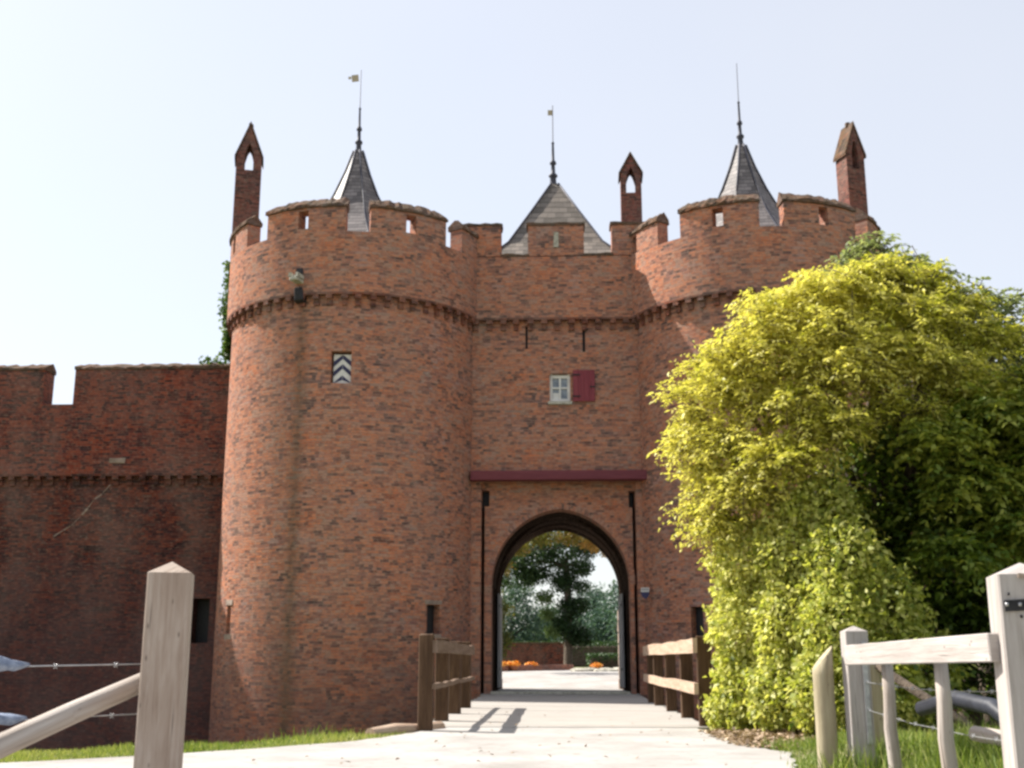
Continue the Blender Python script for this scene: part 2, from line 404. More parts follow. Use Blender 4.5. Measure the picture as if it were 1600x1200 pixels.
# ------------------------------------------------------------------ generic wall slab
def slab(mb, mapf, us, zs, t, holes=(), top=True, bottom=True, ends=True, back=True, uoff=0.0):
    """grid of cells over (u,z) with thickness t; holes = list of (u0,u1,z0,z1) cut right through"""
    holes = [h for h in holes if h[0] < max(us) and h[1] > min(us)]
    lo_, hi_ = min(us), max(us)
    us = sorted(set([round(x, 5) for x in us] + [round(min(hi_, max(lo_, x)), 5) for h in holes for x in h[:2]]))
    zs = sorted(set([round(x, 5) for x in zs] + [round(x, 5) for h in holes for x in h[2:]]))
    nu, nz = len(us)-1, len(zs)-1
    def filled(i, j):
        if i < 0 or j < 0 or i >= nu or j >= nz: return None
        uc, zc = (us[i]+us[i+1])/2, (zs[j]+zs[j+1])/2
        return not any(h[0] < uc < h[1] and h[2] < zc < h[3] for h in holes)
    for i in range(nu):
        for j in range(nz):
            if not filled(i, j): continue
            u0, u1, z0, z1 = us[i], us[i+1], zs[j], zs[j+1]
            P = lambda u, z, w: mapf(u, z, w)
            mb.face([P(u0, z0, 0), P(u1, z0, 0), P(u1, z1, 0), P(u0, z1, 0)], [(u0+uoff, z0), (u1+uoff, z0), (u1+uoff, z1), (u0+uoff, z1)])
            if back: mb.face([P(u1, z0, t), P(u0, z0, t), P(u0, z1, t), P(u1, z1, t)], [(u1+9, z0), (u0+9, z0), (u0+9, z1), (u1+9, z1)])
            for di, dj, a, bb in ((-1, 0, (u0, z1), (u0, z0)), (1, 0, (u1, z0), (u1, z1)), (0, -1, (u0, z0), (u1, z0)), (0, 1, (u1, z1), (u0, z1))):
                nb = filled(i+di, j+dj)
                if nb: continue
                if nb is None and ((dj == 1 and not top) or (dj == -1 and not bottom) or (di and not ends)): continue
                if di: uv = [(t+u0, a[1]), (t+u0, bb[1]), (u0, bb[1]), (u0, a[1])]
                else: uv = [(a[0], t+z0), (bb[0], t+z0), (bb[0], z0), (a[0], z0)]
                mb.face([P(*a, t), P(*bb, t), P(*bb, 0), P(*a, 0)], uv)

def cyl(cx, cy, R):
    def f(u, z, w):
        th = u / R; r = R - w
        return (cx + r*math.sin(th), cy - r*math.cos(th), z)
    return f
def flat(y):
    return lambda u, z, w: (u, y + w, z)
def frange(a, b, n): return [a + (b-a)*i/n for i in range(n+1)]

def coping(mb, mapf, u0, u1, z, t, n, over=.045, hgt=.30, jit=.022):
    """weathered sloping coping over a merlon"""
    prof = [(-over, z), (-over, z+.07), (t*.62, z+hgt), (t+over, z+.10), (t+over, z)]
    us = frange(u0-.03, u1+.03, n)
    ring = []
    for u in us:
        ring.append([mapf(u + random.uniform(-jit, jit)*.5, zz + random.uniform(-jit, jit)*(1 if k in (1, 2, 3) else .2), w + random.uniform(-jit, jit)*.6) for k, (w, zz) in enumerate(prof)])
    L = [0]
    for a, b in zip(prof, prof[1:] + prof[:1]): L.append(L[-1] + math.dist(a, b))
    for i in range(n):
        for k in range(len(prof)):
            k2 = (k+1) % len(prof)
            mb.face([ring[i][k], ring[i+1][k], ring[i+1][k2], ring[i][k2]], [(us[i], z+L[k]), (us[i+1], z+L[k]), (us[i+1], z+L[k+1]), (us[i], z+L[k+1])])
    mb.face(list(reversed(ring[0])), [(w+2, zz) for w, zz in reversed(prof)]); mb.face(ring[-1], [(w+2, zz) for w, zz in prof])

def corbels(mb, mapf, u0, u1, z, spacing=.345, proj=.16, hgt=.30, width=.15):
    """row of stepped brick corbels under an overhang; mapf(w) is measured from the upper face inward"""
    n = int((u1-u0)/spacing)
    for i in range(n+1):
        u = u0 + i*spacing + random.uniform(-.015, .015)
        for (a, b, ww) in ((z-hgt*.5, z, 0.0), (z-hgt, z-hgt*.5, proj*.55)):
            wa = ww + random.uniform(0, .012); wd = width * (1 if ww == 0 else .85) + random.uniform(-.012, .012)
            slab(mb, mapf, [u-wd/2, u+wd/2], [a + random.uniform(-.01, .01) if ww else a, b], 0.001, back=False)
            # replace the thin slab by a full block
            del_n = 5
            for _ in range(del_n):
                f = mb.f.pop(); mb.sm.pop()
                for _ in f: mb.v.pop(); mb.uv.pop()
            m2 = (lambda w0: (lambda uu, zz, w: mapf(uu, zz, w + w0)))(wa)
            slab(mb, m2, [u-wd/2, u+wd/2], [a, b], proj + .06 - wa, back=False)

# ------------------------------------------------------------------ roofs and finials
def spire(parent, cx, cy, prof, mat, sides=8, rot=PI/8):
    mb = MB()
    n = sides
    L = 0
    for (r0, z0), (r1, z1) in zip(prof, prof[1:]):
        dl = math.hypot(r1-r0, z1-z0)
        for k in range(n):
            a0, a1 = rot + 2*PI*k/n, rot + 2*PI*(k+1)/n
            w0, w1 = 2*r0*math.sin(PI/n), 2*r1*math.sin(PI/n)
            P = lambda r, a, z: (cx + r*math.cos(a), cy + r*math.sin(a), z)
            mb.face([P(r0, a0, z0), P(r0, a1, z0), P(r1, a1, z1), P(r1, a0, z1)],
                    [(k*5-w0/2, L), (k*5+w0/2, L), (k*5+w1/2, L+dl), (k*5-w1/2, L+dl)])
        L += dl
    roof = mb.build('roof', mat, parent)
    hb = MB()                     # lead rolls on the hips
    for k in range(n):
        a = rot + 2*PI*k/n
        pts = [(cx + (r+.012)*math.cos(a), cy + (r+.012)*math.sin(a), z) for r, z in prof]
        hb.tube(pts, .028, 5)
    hb.build('hip_roll', M['lead'], roof)
    return roof

def finial(roof, cx, cy, z0, z1, vane=True, vdir=-1, s=1.0):
    mb = MB()
    h = z1 - z0
    mb.lathe((cx, cy, z0), [(0, -.2), (.14*s, -.2), (.10*s, .03*h), (.085*s, .10*h), (.13*s, .12*h), (.13*s, .135*h), (.065*s, .16*h), (.055*s, .26*h), (.10*s, .275*h), (.085*s, .30*h), (.045*s, .32*h),
                              (.032*s, .52*h), (.05*s, .53*h), (.014*s, .55*h), (.012*s, h), (0, h)], 12)
    f = mb.build('finial', M['lead'], roof)
    if vane:
        v = MB()
        v.box((cx + vdir*.16, cy, z0 + h*.90), (.19, .02, .20), rot=Matrix.Rotation(R_(-6), 3, 'Y'))
        v.box((cx + vdir*.31, cy, z0 + h*.905), (.08, .018, .07))
        v.build('weather_vane', M['vane'], roof)
    return f
M['dress'] = noise_mat('weathered_lintel', (.20,.155,.125), (.36,.28,.23), 9, .95, .4)
M['vane'] = plain('gilt_vane', (.42,.35,.24))
M['pale_vane'] = M['vane']

# ------------------------------------------------------------------ round towers
def tower(cx, cy, R, Ru, mat, label, gaps, holes_lower, slit_half=.13):
    t = empty('round_tower', (cx, cy, 0), label, 'tower')
    N = 112
    mb = MB()
    full = PI*R
    slab(mb, cyl(cx, cy, R), frange(-full, full, N), [-3, -1, 1, 3, 5, 7, 9.28], .55, holes_lower, ends=False)
    wall = mb.build('wall', mat, t)
    mb = MB()
    cap = [(cx + (R-.3)*math.sin(a), cy + (R-.3)*math.cos(a), 9.9) for a in frange(0, 2*PI, 48)[:-1]]
    mb.face(list(reversed(cap))); mb.build('parapet_walk', M['stone'], t)
    mb = MB(); slab(mb, cyl(cx, cy, Ru), frange(-PI*Ru, PI*Ru, N), [9.22, 9.9, 10.72], .5, ends=False, back=True)
    # dark spouts etc. aside, the upper drum
    mb.build('upper_wall', mat, t)
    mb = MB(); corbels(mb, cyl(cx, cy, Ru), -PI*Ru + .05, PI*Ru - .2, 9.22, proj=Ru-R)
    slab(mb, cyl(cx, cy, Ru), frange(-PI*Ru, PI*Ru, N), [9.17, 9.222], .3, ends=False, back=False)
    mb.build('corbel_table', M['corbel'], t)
    g = sorted(gaps)
    for (a, wa), (b, wb) in zip(g, g[1:] + [(g[0][0] + 360, g[0][1])]):
        u0, u1 = R_(a + wa/2)*Ru, R_(b - wb/2)*Ru
        um = (u0+u1)/2
        mb = MB(); f = cyl(cx, cy, Ru)
        n = max(6, int((u1-u0)/.16))
        slab(mb, f, frange(u0, u1, n), [10.70, 11.36], .36, [(um-slit_half, um+slit_half, 10.82, 11.28)])
        mer = mb.build('merlon', mat, t)
        mb = MB(); coping(mb, f, u0, u1, 11.34, .36, n*2, jit=.03)
        mb.build('coping', M['cope'], mer)
    return t, wall

TLx, TRx, TY = -5.05, 5.2, 28.9
a0 = R_(2)*3.2
tl, wallL = tower(TLx, TY, 3.2, 3.35, M['brickL'], 'left round brick tower with a chevron shutter and a dark chimney on its left edge',
     [(-39.5, 14), (8.5, 10), (53, 10), (98.5, 10), (143.5, 10), (188.5, 10), (233.5, 10), (278, 10)],
     [(R_(-1)*3.2, R_(7.5)*3.2, 7.05, 7.82), (R_(43)*3.2, R_(50)*3.2, 1.40, 2.06), (R_(-51)*3.2, R_(-47.5)*3.2, 1.42, 2.05)])
tr, wallR = tower(TRx, TY, 3.15, 3.32, M['brickR'], 'right round brick tower half hidden behind the golden tree',
     [(-44.5, 12), (0, 10)] + [(45*k, 10) for k in range(1, 7)], [(R_(-42)*3.15, R_(-36)*3.15, 1.3, 2.0)])
for (cx, t, z0) in ((TLx-.15, tl, 14.25), (TRx-.05, tr, 14.25)):
    prof = [(2.45, 10.05), (2.05, 10.7), (1.55, 11.35), (1.05, 12.1), (.62, 12.95), (.34, 13.65), (.13, 14.3)]
    rf = spire(t, cx, TY, prof, M['slate'])
    finial(rf, cx, TY, 14.25, 16.75, vane=(cx < 0), s=.8)

# chevron shutter, recessed in the window of the left tower
def on_tower(cx, R, th, z, out=0.0):
    a = R_(th); return Vector((cx + (R+out)*math.sin(a), TY - (R+out)*math.cos(a), z))
fr = Matrix.Rotation(R_(3.2), 3, 'Z')
win = MB(); c = on_tower(TLx, 3.2, 3.2, 7.42, -.17)
win.box(c + Vector((.025, 0, 0)), (.42, .04, .70), rot=fr)
w1 = win.build('shutter', M['white'], tl, 'white shutter painted with dark blue chevrons')
ch = MB()
for kz in (.30, .035, -.235):
    for sg in (-1, 1):
        # parallelogram stripe falling away from the centre
        y = -.026
        xs = (.004*sg, .206*sg)
        pts = [(xs[0], y, kz+.045), (xs[1], y, kz-.165), (xs[1], y, kz-.055 if kz < .3 else kz-.01), (xs[0], y, kz+.05 if kz > .25 else kz+.15)]
        if kz > .25: pts = [(xs[0], y, kz-.06), (xs[1], y, kz-.25), (xs[1], y, kz-.12), (xs[0], y, min(.345, kz+.04))]
        else: pts = [(xs[0], y, kz-.03), (xs[1], y, max(-.345, kz-.22)), (xs[1], y, kz-.10), (xs[0], y, kz+.08)]
        pts = [tuple(c + Vector((.025, 0, 0)) + fr @ Vector(p)) for p in pts]
        if sg < 0: pts.reverse()
        ch.face(pts)
ch.build('chevron_stripe', M['navy'], w1)
# lime dressing round the slit, sill under the shutter
for nm, th, z, ww, hh in (('slit_sill', -49.2, 1.35, .32, .12), ('slit_lintel', -49.2, 2.12, .32, .12), ('slit_lintel', 46.5, 2.11, .50, .09), ('slit_sill', 46.5, 1.355, .50, .08)):
    sl = MB(); p = on_tower(TLx, 3.2, th, z, -.055); sl.box(p, (ww, .13, hh), rot=Matrix.Rotation(R_(th), 3, 'Z'), jit=.012)
    sl.build(nm, M['dress'], tl)
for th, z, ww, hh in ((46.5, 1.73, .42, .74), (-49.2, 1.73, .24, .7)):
    d = MB(); d.box(on_tower(TLx, 3.2, th, z, -.22), (ww, .03, hh), rot=Matrix.Rotation(R_(th), 3, 'Z')); d.build('slot_shade', M['iron'], tl)  # dark panel stands in for the shade inside each slot
d = MB(); d.box(on_tower(TRx, 3.15, -39, 1.65, -.22), (.4, .03, .76), rot=Matrix.Rotation(R_(-39), 3, 'Z')); d.build('slot_shade', M['iron'], tr)  # same painted slot shade on the right tower
# rain spout
sp = MB(); pr = Matrix.Rotation(R_(-15), 3, 'Z')
p = on_tower(TLx, 3.35, -15, 9.50, .12)
sp.box(p, (.22, .42, .10), rot=pr, jit=.015, bev=.02)
sp.box(p + pr @ Vector((-.09, 0, .09)), (.06, .40, .10), rot=pr, jit=.012); sp.box(p + pr @ Vector((.09, 0, .09)), (.06, .40, .10), rot=pr, jit=.012)
spo = sp.build('rain_spout', M['stone'], tl, 'stone rain spout above the corbels')
d = MB(); d.box(on_tower(TLx, 3.35, -15, 9.73, -.12), (.17, .30, .20), rot=pr); d.build('spout_opening', M['iron'], spo)
d = MB(); d.box(on_tower(TLx, 3.2, -15, 9.19, .10), (.24, .22, .34), rot=pr, jit=.03, bev=.03); d.build('bracket', M['iron'], spo)

# ------------------------------------------------------------------ gatehouse between the towers
gh = empty('gatehouse', (.12, 28, 0), 'central brick gatehouse with a pointed archway and crimson shuttered window between the two round towers', 'gatehouse')
RX0, RX1, RTOP = -1.74, 2.03, 5.06
winh = (-.04, .47, 7.08, 7.80)
mb = MB()
slab(mb, flat(28.0), frange(-2.7, 2.75, 12), [RTOP, 6, 7, 8, 9.28], .6, [winh, (-.645, -.585, 8.45, 9.05), (.79, .86, 8.36, 9.10)])
slab(mb, flat(28.0), [-2.9, RX0], [-3, 1, 3, RTOP], .6, top=False)
slab(mb, flat(28.0), [RX1, 2.9], [-3, 1, 3, RTOP], .6, top=False)
gw = mb.build('wall', M['brickG'], gh)
mb = MB()   # near-black backs painting the shade inside the anchor slots
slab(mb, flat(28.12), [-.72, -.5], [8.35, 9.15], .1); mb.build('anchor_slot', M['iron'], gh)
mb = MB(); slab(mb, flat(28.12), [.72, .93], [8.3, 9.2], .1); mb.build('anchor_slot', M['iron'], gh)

ACX, AH = .185, 1.675
SPR, APX = 2.60, 4.43
def arch_z(x):
    k = min(1, abs(x - ACX)/AH)
    # pointed arch: circle arc from each side
    h = APX - SPR
    Rr = (h*h + AH*AH)/(2*AH)
    xx = k*AH + (Rr - AH)
    return SPR + (.85)*math.sqrt(max(0, Rr*Rr - xx*xx)) + (.15)*h*math.sqrt(max(0, 1-k*k))
N = 40
xs = [ACX - AH*math.cos(PI*i/N) for i in range(N+1)]
def arch_wall(mb, y0, y1, xl, xr, top, floor, slots=()):
    F = lambda x0, x1, z00, z01, z10, z11, y, rev=False: None
    def q(pts, uv): mb.face(pts, uv)
    # jambs
    for (a, b) in ((xl, xs[0]), (xs[-1], xr)):
        slab(mb, lambda u, z, w: (u, y0+w, z), [a, b], [floor, 1, 2, top], y1-y0, slots, ends=True)
    for x0, x1 in zip(xs, xs[1:]):
        z0, z1 = arch_z(x0), arch_z(x1)
        q([(x0, y0, z0), (x1, y0, z1), (x1, y0, top), (x0, y0, top)], [(x0, z0), (x1, z1), (x1, top), (x0, top)])
        q([(x1, y1, z1), (x0, y1, z0), (x0, y1, top), (x1, y1, top)], [(x1, z1), (x0, z0), (x0, top), (x1, top)])
        q([(x0, y0, z0), (x0, y1, z0), (x1, y1, z1), (x1, y0, z1)], [(y0, x0+z0), (y1, x0+z0), (y1, x1+z1), (y0, x1+z1)])
        q([(x0, y0, top), (x1, y0, top), (x1, y1, top), (x0, y1, top)], [(x0, y0), (x1, y0), (x1, y1), (x0, y1)])
mb = MB()
arch_wall(mb, 28.2, 28.8, RX0, RX1, RTOP+.02, -.5, [(-1.73, -1.545, 4.50, 4.90), (1.87, 2.02, 4.46, 4.86), (-1.735, -1.66, -.5, 4.5), (1.95, 2.025, -.5, 4.46)])
mb.build('drawbridge_recess', M['brickG'], gh)
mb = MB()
slab(mb, flat(28.5), [-1.735, -1.53], [4.45, 4.95], .05); mb.build('pulley_hole', M['iron'], gh)  # near-black plates paint the shade inside the pulley holes
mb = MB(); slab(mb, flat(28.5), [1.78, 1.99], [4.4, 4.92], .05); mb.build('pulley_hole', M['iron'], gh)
# ring of voussoirs
mb = MB()
L = 0
for i in range(N):
    def rp(k, o):
        x = xs[k]; z = arch_z(x)
        k0, k1 = max(0, k-1), min(N, k+1)
        tx, tz = xs[k1]-xs[k0], arch_z(xs[k1])-arch_z(xs[k0])
        l = math.hypot(tx, tz); return (x - tz/l*o, z + tx/l*o) if 0 < k < N else (x + (-o if k == 0 else o), z)
    a, b = rp(i, 0.0), rp(i+1, 0.0); c_, d_ = rp(i+1, .13), rp(i, .13)
    dl = math.dist(a, b)
    mb.face([(a[0], 28.19, a[1]), (b[0], 28.19, b[1]), (c_[0], 28.19, c_[1]), (d_[0], 28.19, d_[1])], [(0, L*1.1), (0, L*1.1+dl*1.1), (.13, L*1.1+dl*1.1), (.13, L*1.1)])
    mb.face([(d_[0], 28.19, d_[1]), (c_[0], 28.19, c_[1]), (c_[0], 28.21, c_[1]), (d_[0], 28.21, d_[1])])
    L += dl
mb.build('arch_ring', M['brickG'], gh)
# passage
mb = MB()
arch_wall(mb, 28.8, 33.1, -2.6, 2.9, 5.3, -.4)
mb.build('passage', M['shade_brick'], gh)
mb = MB()
mb.box((.15, 31.4, 9.7), (5.6, 3.3, .3)); mb.box((.15, 33.2, 7.5), (5.7, .3, 4.7)); 
mb.build('upper_storey', M['brickG'], gh)
mb = MB()
slab(mb, flat(33.1), [-6.5, -2.4], [-1, 4, 9.8], .3); mb.build('rear_wall', M['brickG'], gh)
mb = MB(); slab(mb, flat(33.1), [2.7, 6.8], [-1, 4, 9.8], .3); mb.build('rear_wall', M['brickG'], gh)
mb = MB(); mb.box((.15, 30.6, -.03), (4.4, 5.0, .16)); mb.build('passage_floor', M['path'], gh)
mb = MB(); mb.box((.15, 28.22, .075), (3.3, .22, .06), axis=0, bev=.01)
mb.build('threshold', M['stone'], gh)
# inner stone jambs at the courtyard end
for sx in (-1, 1):
    mb = MB()
    for k in range(7):
        mb.box((ACX + sx*(AH+.02 + .01*random.random()), 33.02 - .01*random.random(), .18+k*.31), (.16, .34, .29), jit=.008, bev=.012)
    mb.build('inner_jamb', M['dress'], gh)
# open gate leaves folded against the passage walls
for sx in (-1, 1):
    mb = MB()
    for k in range(6):
        mb.box((ACX + sx*(AH-.09), 30.2 + k*.24, 1.32), (.05, .232, 2.35), jit=.004, bev=.005)
    leaf = mb.build('gate_leaf', M['door'], gh, 'grey boarded gate leaf folded back inside the arch')
    mb = MB()
    for z in (.6, 2.2):
        mb = MB(); mb.box((ACX + sx*(AH-.12), 30.78, z), (.02, 1.3, .07)); mb.build('strap_hinge', M['iron'], leaf)
# beam
mb = MB(); mb.box((.15, 27.84, 5.19), (4.28, .29, .22), axis=0, jit=.012, bev=.012)
mb.build('lintel_beam', M['plum'], gh)
# window + shutter
mb = MB()
wx0, wx1, wz0, wz1 = winh; wxc = (wx0+wx1)/2; wzc = (wz0+wz1)/2
yf = 28.12
mb.box((wx0+.035, yf, wzc), (.07, .07, wz1-wz0)); mb.box((wx1-.035, yf, wzc), (.07, .07, wz1-wz0))
mb.box((wxc, yf, wz1-.06), (.37, .07, .08), axis=0); mb.box((wxc, yf, wz0+.045), (.37, .07, .09), axis=0)
mb.box((wxc, yf-.003, wzc), (.045, .06, wz1-wz0-.18)); mb.box((wxc-.105, yf-.004, wzc+.01), (.165, .055, .035), axis=0); mb.box((wxc+.105, yf-.004, wzc+.01), (.165, .055, .035), axis=0)
wf = mb.build('window', M['white'], gh, 'small white framed window with four panes')
mb = MB(); mb.box((wxc, yf+.03, wzc), (.44, .02, wz1-wz0)); mb.build('pane', M['glass'], wf)
mb = MB(); mb.box((wxc-.10, yf+.012, wz0+.17), (.15, .012, .16)); mb.build('curtain', M['white'], wf)
mb = MB(); mb.box((wxc, 27.99, wz0-.04), (.60, .14, .07), axis=0, jit=.008); mb.build('sill', M['stone'], wf)
mb = MB()
for k in range(4): mb.box((.585+k*.1365+.02, 27.955, 7.475), (.134, .045, .80), bev=.004)
shf = mb.build('shutter', M['crimson'], gh, 'open crimson plank shutter')
for nm, x, z, ww in (('latch', 1.03, 7.44, .14), ('hinge', .62, 7.75, .2), ('hinge', .62, 7.2, .2)):
    mb = MB(); mb.box((x, 27.925, z), (ww, .018, .033)); mb.build(nm, M['iron'], shf)
# parapet
mb = MB()
slab(mb, flat(27.84), frange(-2.75, 2.75, 14), [9.22, 10, 10.86], .45)
mb.build('parapet', M['brickG'], gh)
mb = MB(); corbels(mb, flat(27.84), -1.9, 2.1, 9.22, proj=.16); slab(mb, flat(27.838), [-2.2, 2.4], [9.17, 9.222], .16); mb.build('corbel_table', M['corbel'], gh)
for (a, b) in ((-1.26, -.57), (.86, 1.57)):
    mb = MB(); coping(mb, flat(27.84), a, b, 10.84, .45, 5, .02, .10); mb.build('crenel_sill', M['cope'], gh)
for (a, b, zt, slit) in ((-2.5, -1.26, 11.70, False), (-.57, .86, 11.70, True), (1.57, 2.6, 11.70, False)):
    mb = MB()
    slab(mb, flat(27.84), frange(a, b, 5), [10.84, 11.3, zt], .45)
    me_ = mb.build('merlon', M['brickG'], gh)
    mb = MB(); coping(mb, flat(27.84), a, b, zt-.02, .45, 9, .03, .13); mb.build('coping', M['cope'], me_)
    if slit:
        mb = MB(); mb.box((.15, 27.832, 11.28), (.13, .05, .40), jit=.012); mb.build('blocked_slit', M['stone'], me_)
# pyramid roof behind the parapet
prof = [(2.55, 11.2), (1.83, 11.95), (.98, 13.1), (.12, 14.2)]
prof = [(2.95, 11.0), (1.80, 11.95), (.92, 13.1), (.14, 14.15)]
rf = spire(gh, .14, 31.0, prof, M['tile'], 4, PI/4)
finial(rf, .10, 31.0, 14.1, 16.65, vane=False)
mb = MB(); mb.box((.03, 31.0, 16.42), (.14, .02, .16)); mb.build('weather_vane', M['vane'], rf)
mb = MB(); slab(mb, flat(29.2), [-1.9, 2.15], [9.8, 11.1], 3.6); mb.build('roof_storey', M['brickG'], gh)

# ------------------------------------------------------------------ chimneys
def chimney(parent, x, y, w, d, zb, ze, za, oz0, oz1, rot, ow=.26, label=None):
    """brick stack with gabled top and a pointed opening through it"""
    Rm = Matrix.Rotation(rot, 3, 'Z')
    n = 12
    us = [-w/2 + w*i/n for i in range(n+1)]
    us = sorted(set([round(u, 4) for u in us] + [-ow/2, ow/2, 0.0]))
    T = lambda u, v, z: tuple(Vector((x, y, 0)) + Rm @ Vector((u, v, z)))
    top = lambda u: za - (za-ze)*abs(u)/(w/2)
    lo = oz0
    hi = lambda u: oz1 - (oz1-oz0)*.45*(abs(u)/(ow/2))**1.6
    mb = MB()
    def colm(a, b, z0a, z0b, z1a, z1b):
        for s, v in ((1, -d/2), (-1, d/2)):
            p = [(a, z0a), (b, z0b), (b, z1b), (a, z1a)]
            if s < 0: p = [p[1], p[0], p[3], p[2]]
            mb.face([T(q[0], v, q[1]) for q in p], [(q[0]+(3 if s < 0 else 0), q[1]) for q in p])
    for a, b in zip(us, us[1:]):
        mid = (a+b)/2
        if abs(mid) < ow/2:
            colm(a, b, zb, zb, lo, lo); colm(a, b, hi(a), hi(b), top(a), top(b))
            mb.face([T(a, -d/2, lo), T(b, -d/2, lo), T(b, d/2, lo), T(a, d/2, lo)])
            mb.face([T(b, -d/2, hi(b)), T(a, -d/2, hi(a)), T(a, d/2, hi(a)), T(b, d/2, hi(b))], [(0, b), (0, a), (d, a), (d, b)])
        else: colm(a, b, zb, zb, top(a), top(b))
    for sg in (-1, 1):
        e = sg*ow/2; p = [T(e, -d/2, lo), T(e, d/2, lo), T(e, d/2, hi(e)), T(e, -d/2, hi(e))]
        mb.face(p, [(0, lo), (d, lo), (d, hi(e)), (0, hi(e))])
        e = sg*w/2; p = [T(e, -d/2, zb), T(e, d/2, zb), T(e, d/2, ze), T(e, -d/2, ze)]
        mb.face(p, [(5, zb), (5+d, zb), (5+d, ze), (5, ze)])
    st = mb.build('chimney', M['brickC'], parent, label)
    mb = MB()
    for sg in (-1, 1):
        q = [(sg*(w/2+.05), ze-.09), (0, za), (0, za+.10), (sg*(w/2+.05), ze+.0)]
        for v0, v1 in ((-d/2-.04, d/2+.04),):
            P0 = [T(a, v0 + random.uniform(-.01, .01), b) for a, b in q]; P1 = [T(a, v1, b) for a, b in q]
            mb.face(P0, [(a, b) for a, b in q]); mb.face(P1[::-1], [(a, b) for a, b in q])
            for k in range(4):
                k2 = (k+1) % 4
                mb.face([P0[k], P1[k], P1[k2], P0[k2]], [(0, k*.3), (d, k*.3), (d, k*.3+.3), (0, k*.3+.3)])
    mb.box(T(0, 0, za+.10), (.09, .09, .14), jit=.015)
    mb.build('chimney_cap', M['cope'], st)
    return st
chimney(tl, -8.36, 29.5, .68, .62, 9.6, 14.35, 15.30, 13.95, 14.75, R_(14), .24, 'tall dark brick chimney with a pointed opening through its top')
chimney(gh, 2.22, 29.6, .56, .55, 9.6, 13.76, 14.28, 13.18, 13.92, R_(-2), .26, 'short brick chimney with a pointed opening')
chimney(tr, 8.17, 29.4, .56, .50, 9.6, 14.15, 15.0, 13.72, 14.55, R_(20), .20, 'red brick chimney with a sunlit left side')
mb = MB(); mb.box((8.22, 29.5, 11.15), (.86, .8, 1.3), jit=.06, bev=.18); mb.build('chimney_foot', M['brickC'], tr)

# ------------------------------------------------------------------ curtain walls
def curtain(xa, xb, yw, label, gaps, hole=None, ztop=8.38, mirror=False):
    c = empty('curtain_wall', ((xa+xb)/2, yw, 0), label, 'wall')
    n = int((xb-xa)/1.0)
    mb = MB(); slab(mb, flat(yw), frange(xa, xb, n), [-3, -1, 1, 3, 5.55], .9, [hole] if hole else [])
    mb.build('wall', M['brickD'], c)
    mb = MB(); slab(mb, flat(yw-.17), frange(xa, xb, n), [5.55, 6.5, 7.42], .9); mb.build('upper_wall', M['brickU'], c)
    mb = MB(); corbels(mb, flat(yw-.17), xa+.1, xb-.1, 5.55, .345, .17, .28, .15); slab(mb, flat(yw-.172), [xa, xb], [5.5, 5.552], .17); mb.build('corbel_table', M['brickD'], c)
    e = [xa] + [v for g in gaps for v in g] + [xb]
    for a, b in zip(e[::2], e[1::2]):
        mb = MB(); slab(mb, flat(yw-.17), frange(a, b, max(2, int(b-a))), [7.42, ztop], .6); m1 = mb.build('merlon', M['brickU'], c)
        mb = MB(); coping(mb, flat(yw-.17), a, b, ztop-.02, .6, max(4, int((b-a)/.11)), .03, .24, .026); mb.build('coping', M['cope'], m1)
    return c
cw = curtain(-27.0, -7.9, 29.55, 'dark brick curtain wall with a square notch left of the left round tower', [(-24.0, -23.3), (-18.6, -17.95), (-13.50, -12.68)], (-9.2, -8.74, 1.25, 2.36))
mb = MB(); mb.box((-8.97, 30.1, 1.8), (.6, .1, 1.3)); mb.build('opening_shade', M['iron'], cw)  # near-black panel paints the shade within the wall opening
mb = MB()      # mortar-filled settlement crack and patch
pts = [(-11.55, 5.3), (-11.75, 5.05), (-11.95, 4.92), (-12.1, 4.68), (-12.25, 4.5), (-12.5, 4.22), (-12.7, 4.1), (-12.95, 3.95)]
for a, b in zip(pts, pts[1:]):
    m_ = ((a[0]+b[0])/2, 29.547, (a[1]+b[1])/2)
    mb.box(m_, (math.dist(a, b)*.9, .012, random.uniform(.015, .035)), rot=Matrix.Rotation(-math.atan2(b[1]-a[1], b[0]-a[0]), 3, 'Y'), jit=.012)
mb.box((-11.35, 29.365, 5.9), (.42, .014, .13), jit=.02)
mb.build('mortar_patch', M['dress'], cw)
curtain(8.1, 27.0, 29.35, 'dark brick curtain wall hidden behind the golden tree right of the gate', [(11.2, 11.9), (16.4, 17.1), (21.6, 22.3)], ztop=8.0)

# ------------------------------------------------------------------ terrain
EDGE = [(-60, 8.0), (-12, 9.6), (-5, 10.95), (-3.3, 12.2), (-2.3, 13.6), (-1.4, 15.1), (1.9, 15.1), (2.6, 14.4), (4.5, 14.6), (8, 15.0), (60, 15)]
def lerp_tab(tab, x):
    if x <= tab[0][0]: return tab[0][1]
    for (a, b), (c_, d_) in zip(tab, tab[1:]):
        if x <= c_: return b + (d_-b)*(x-a)/(c_-a)
    return tab[-1][1]
def sm(a, b, x):
    t = max(0, min(1, (x-a)/(b-a))); return t*t*(3-2*t)
def terrain(x, y):
    e = lerp_tab(EDGE, x)
    z = -2.7*sm(e, e+2.0, y)
    if y > 28.5: z = -2.7 + 2.78*sm(29.6, 30.2, y)
    if y > 30: z = .02 + .33*sm(33.6, 44, y)
    if y < 20:
        z += .20*sm(2.0, 2.7, x)*sm(12.5, 10.5, y)
        z += .04*math.sin(x*2.1+y)*sm(1.9, 2.6, x)
    if y < 7: z -= .25*sm(7, 3, y)*0
    return z
def axis(vals):
    out = []
    for a, b, s in vals:
        n = max(1, int(round((b-a)/s))); out += [a + (b-a)*i/n for i in range(n)]
    out.append(vals[-1][1]); return out
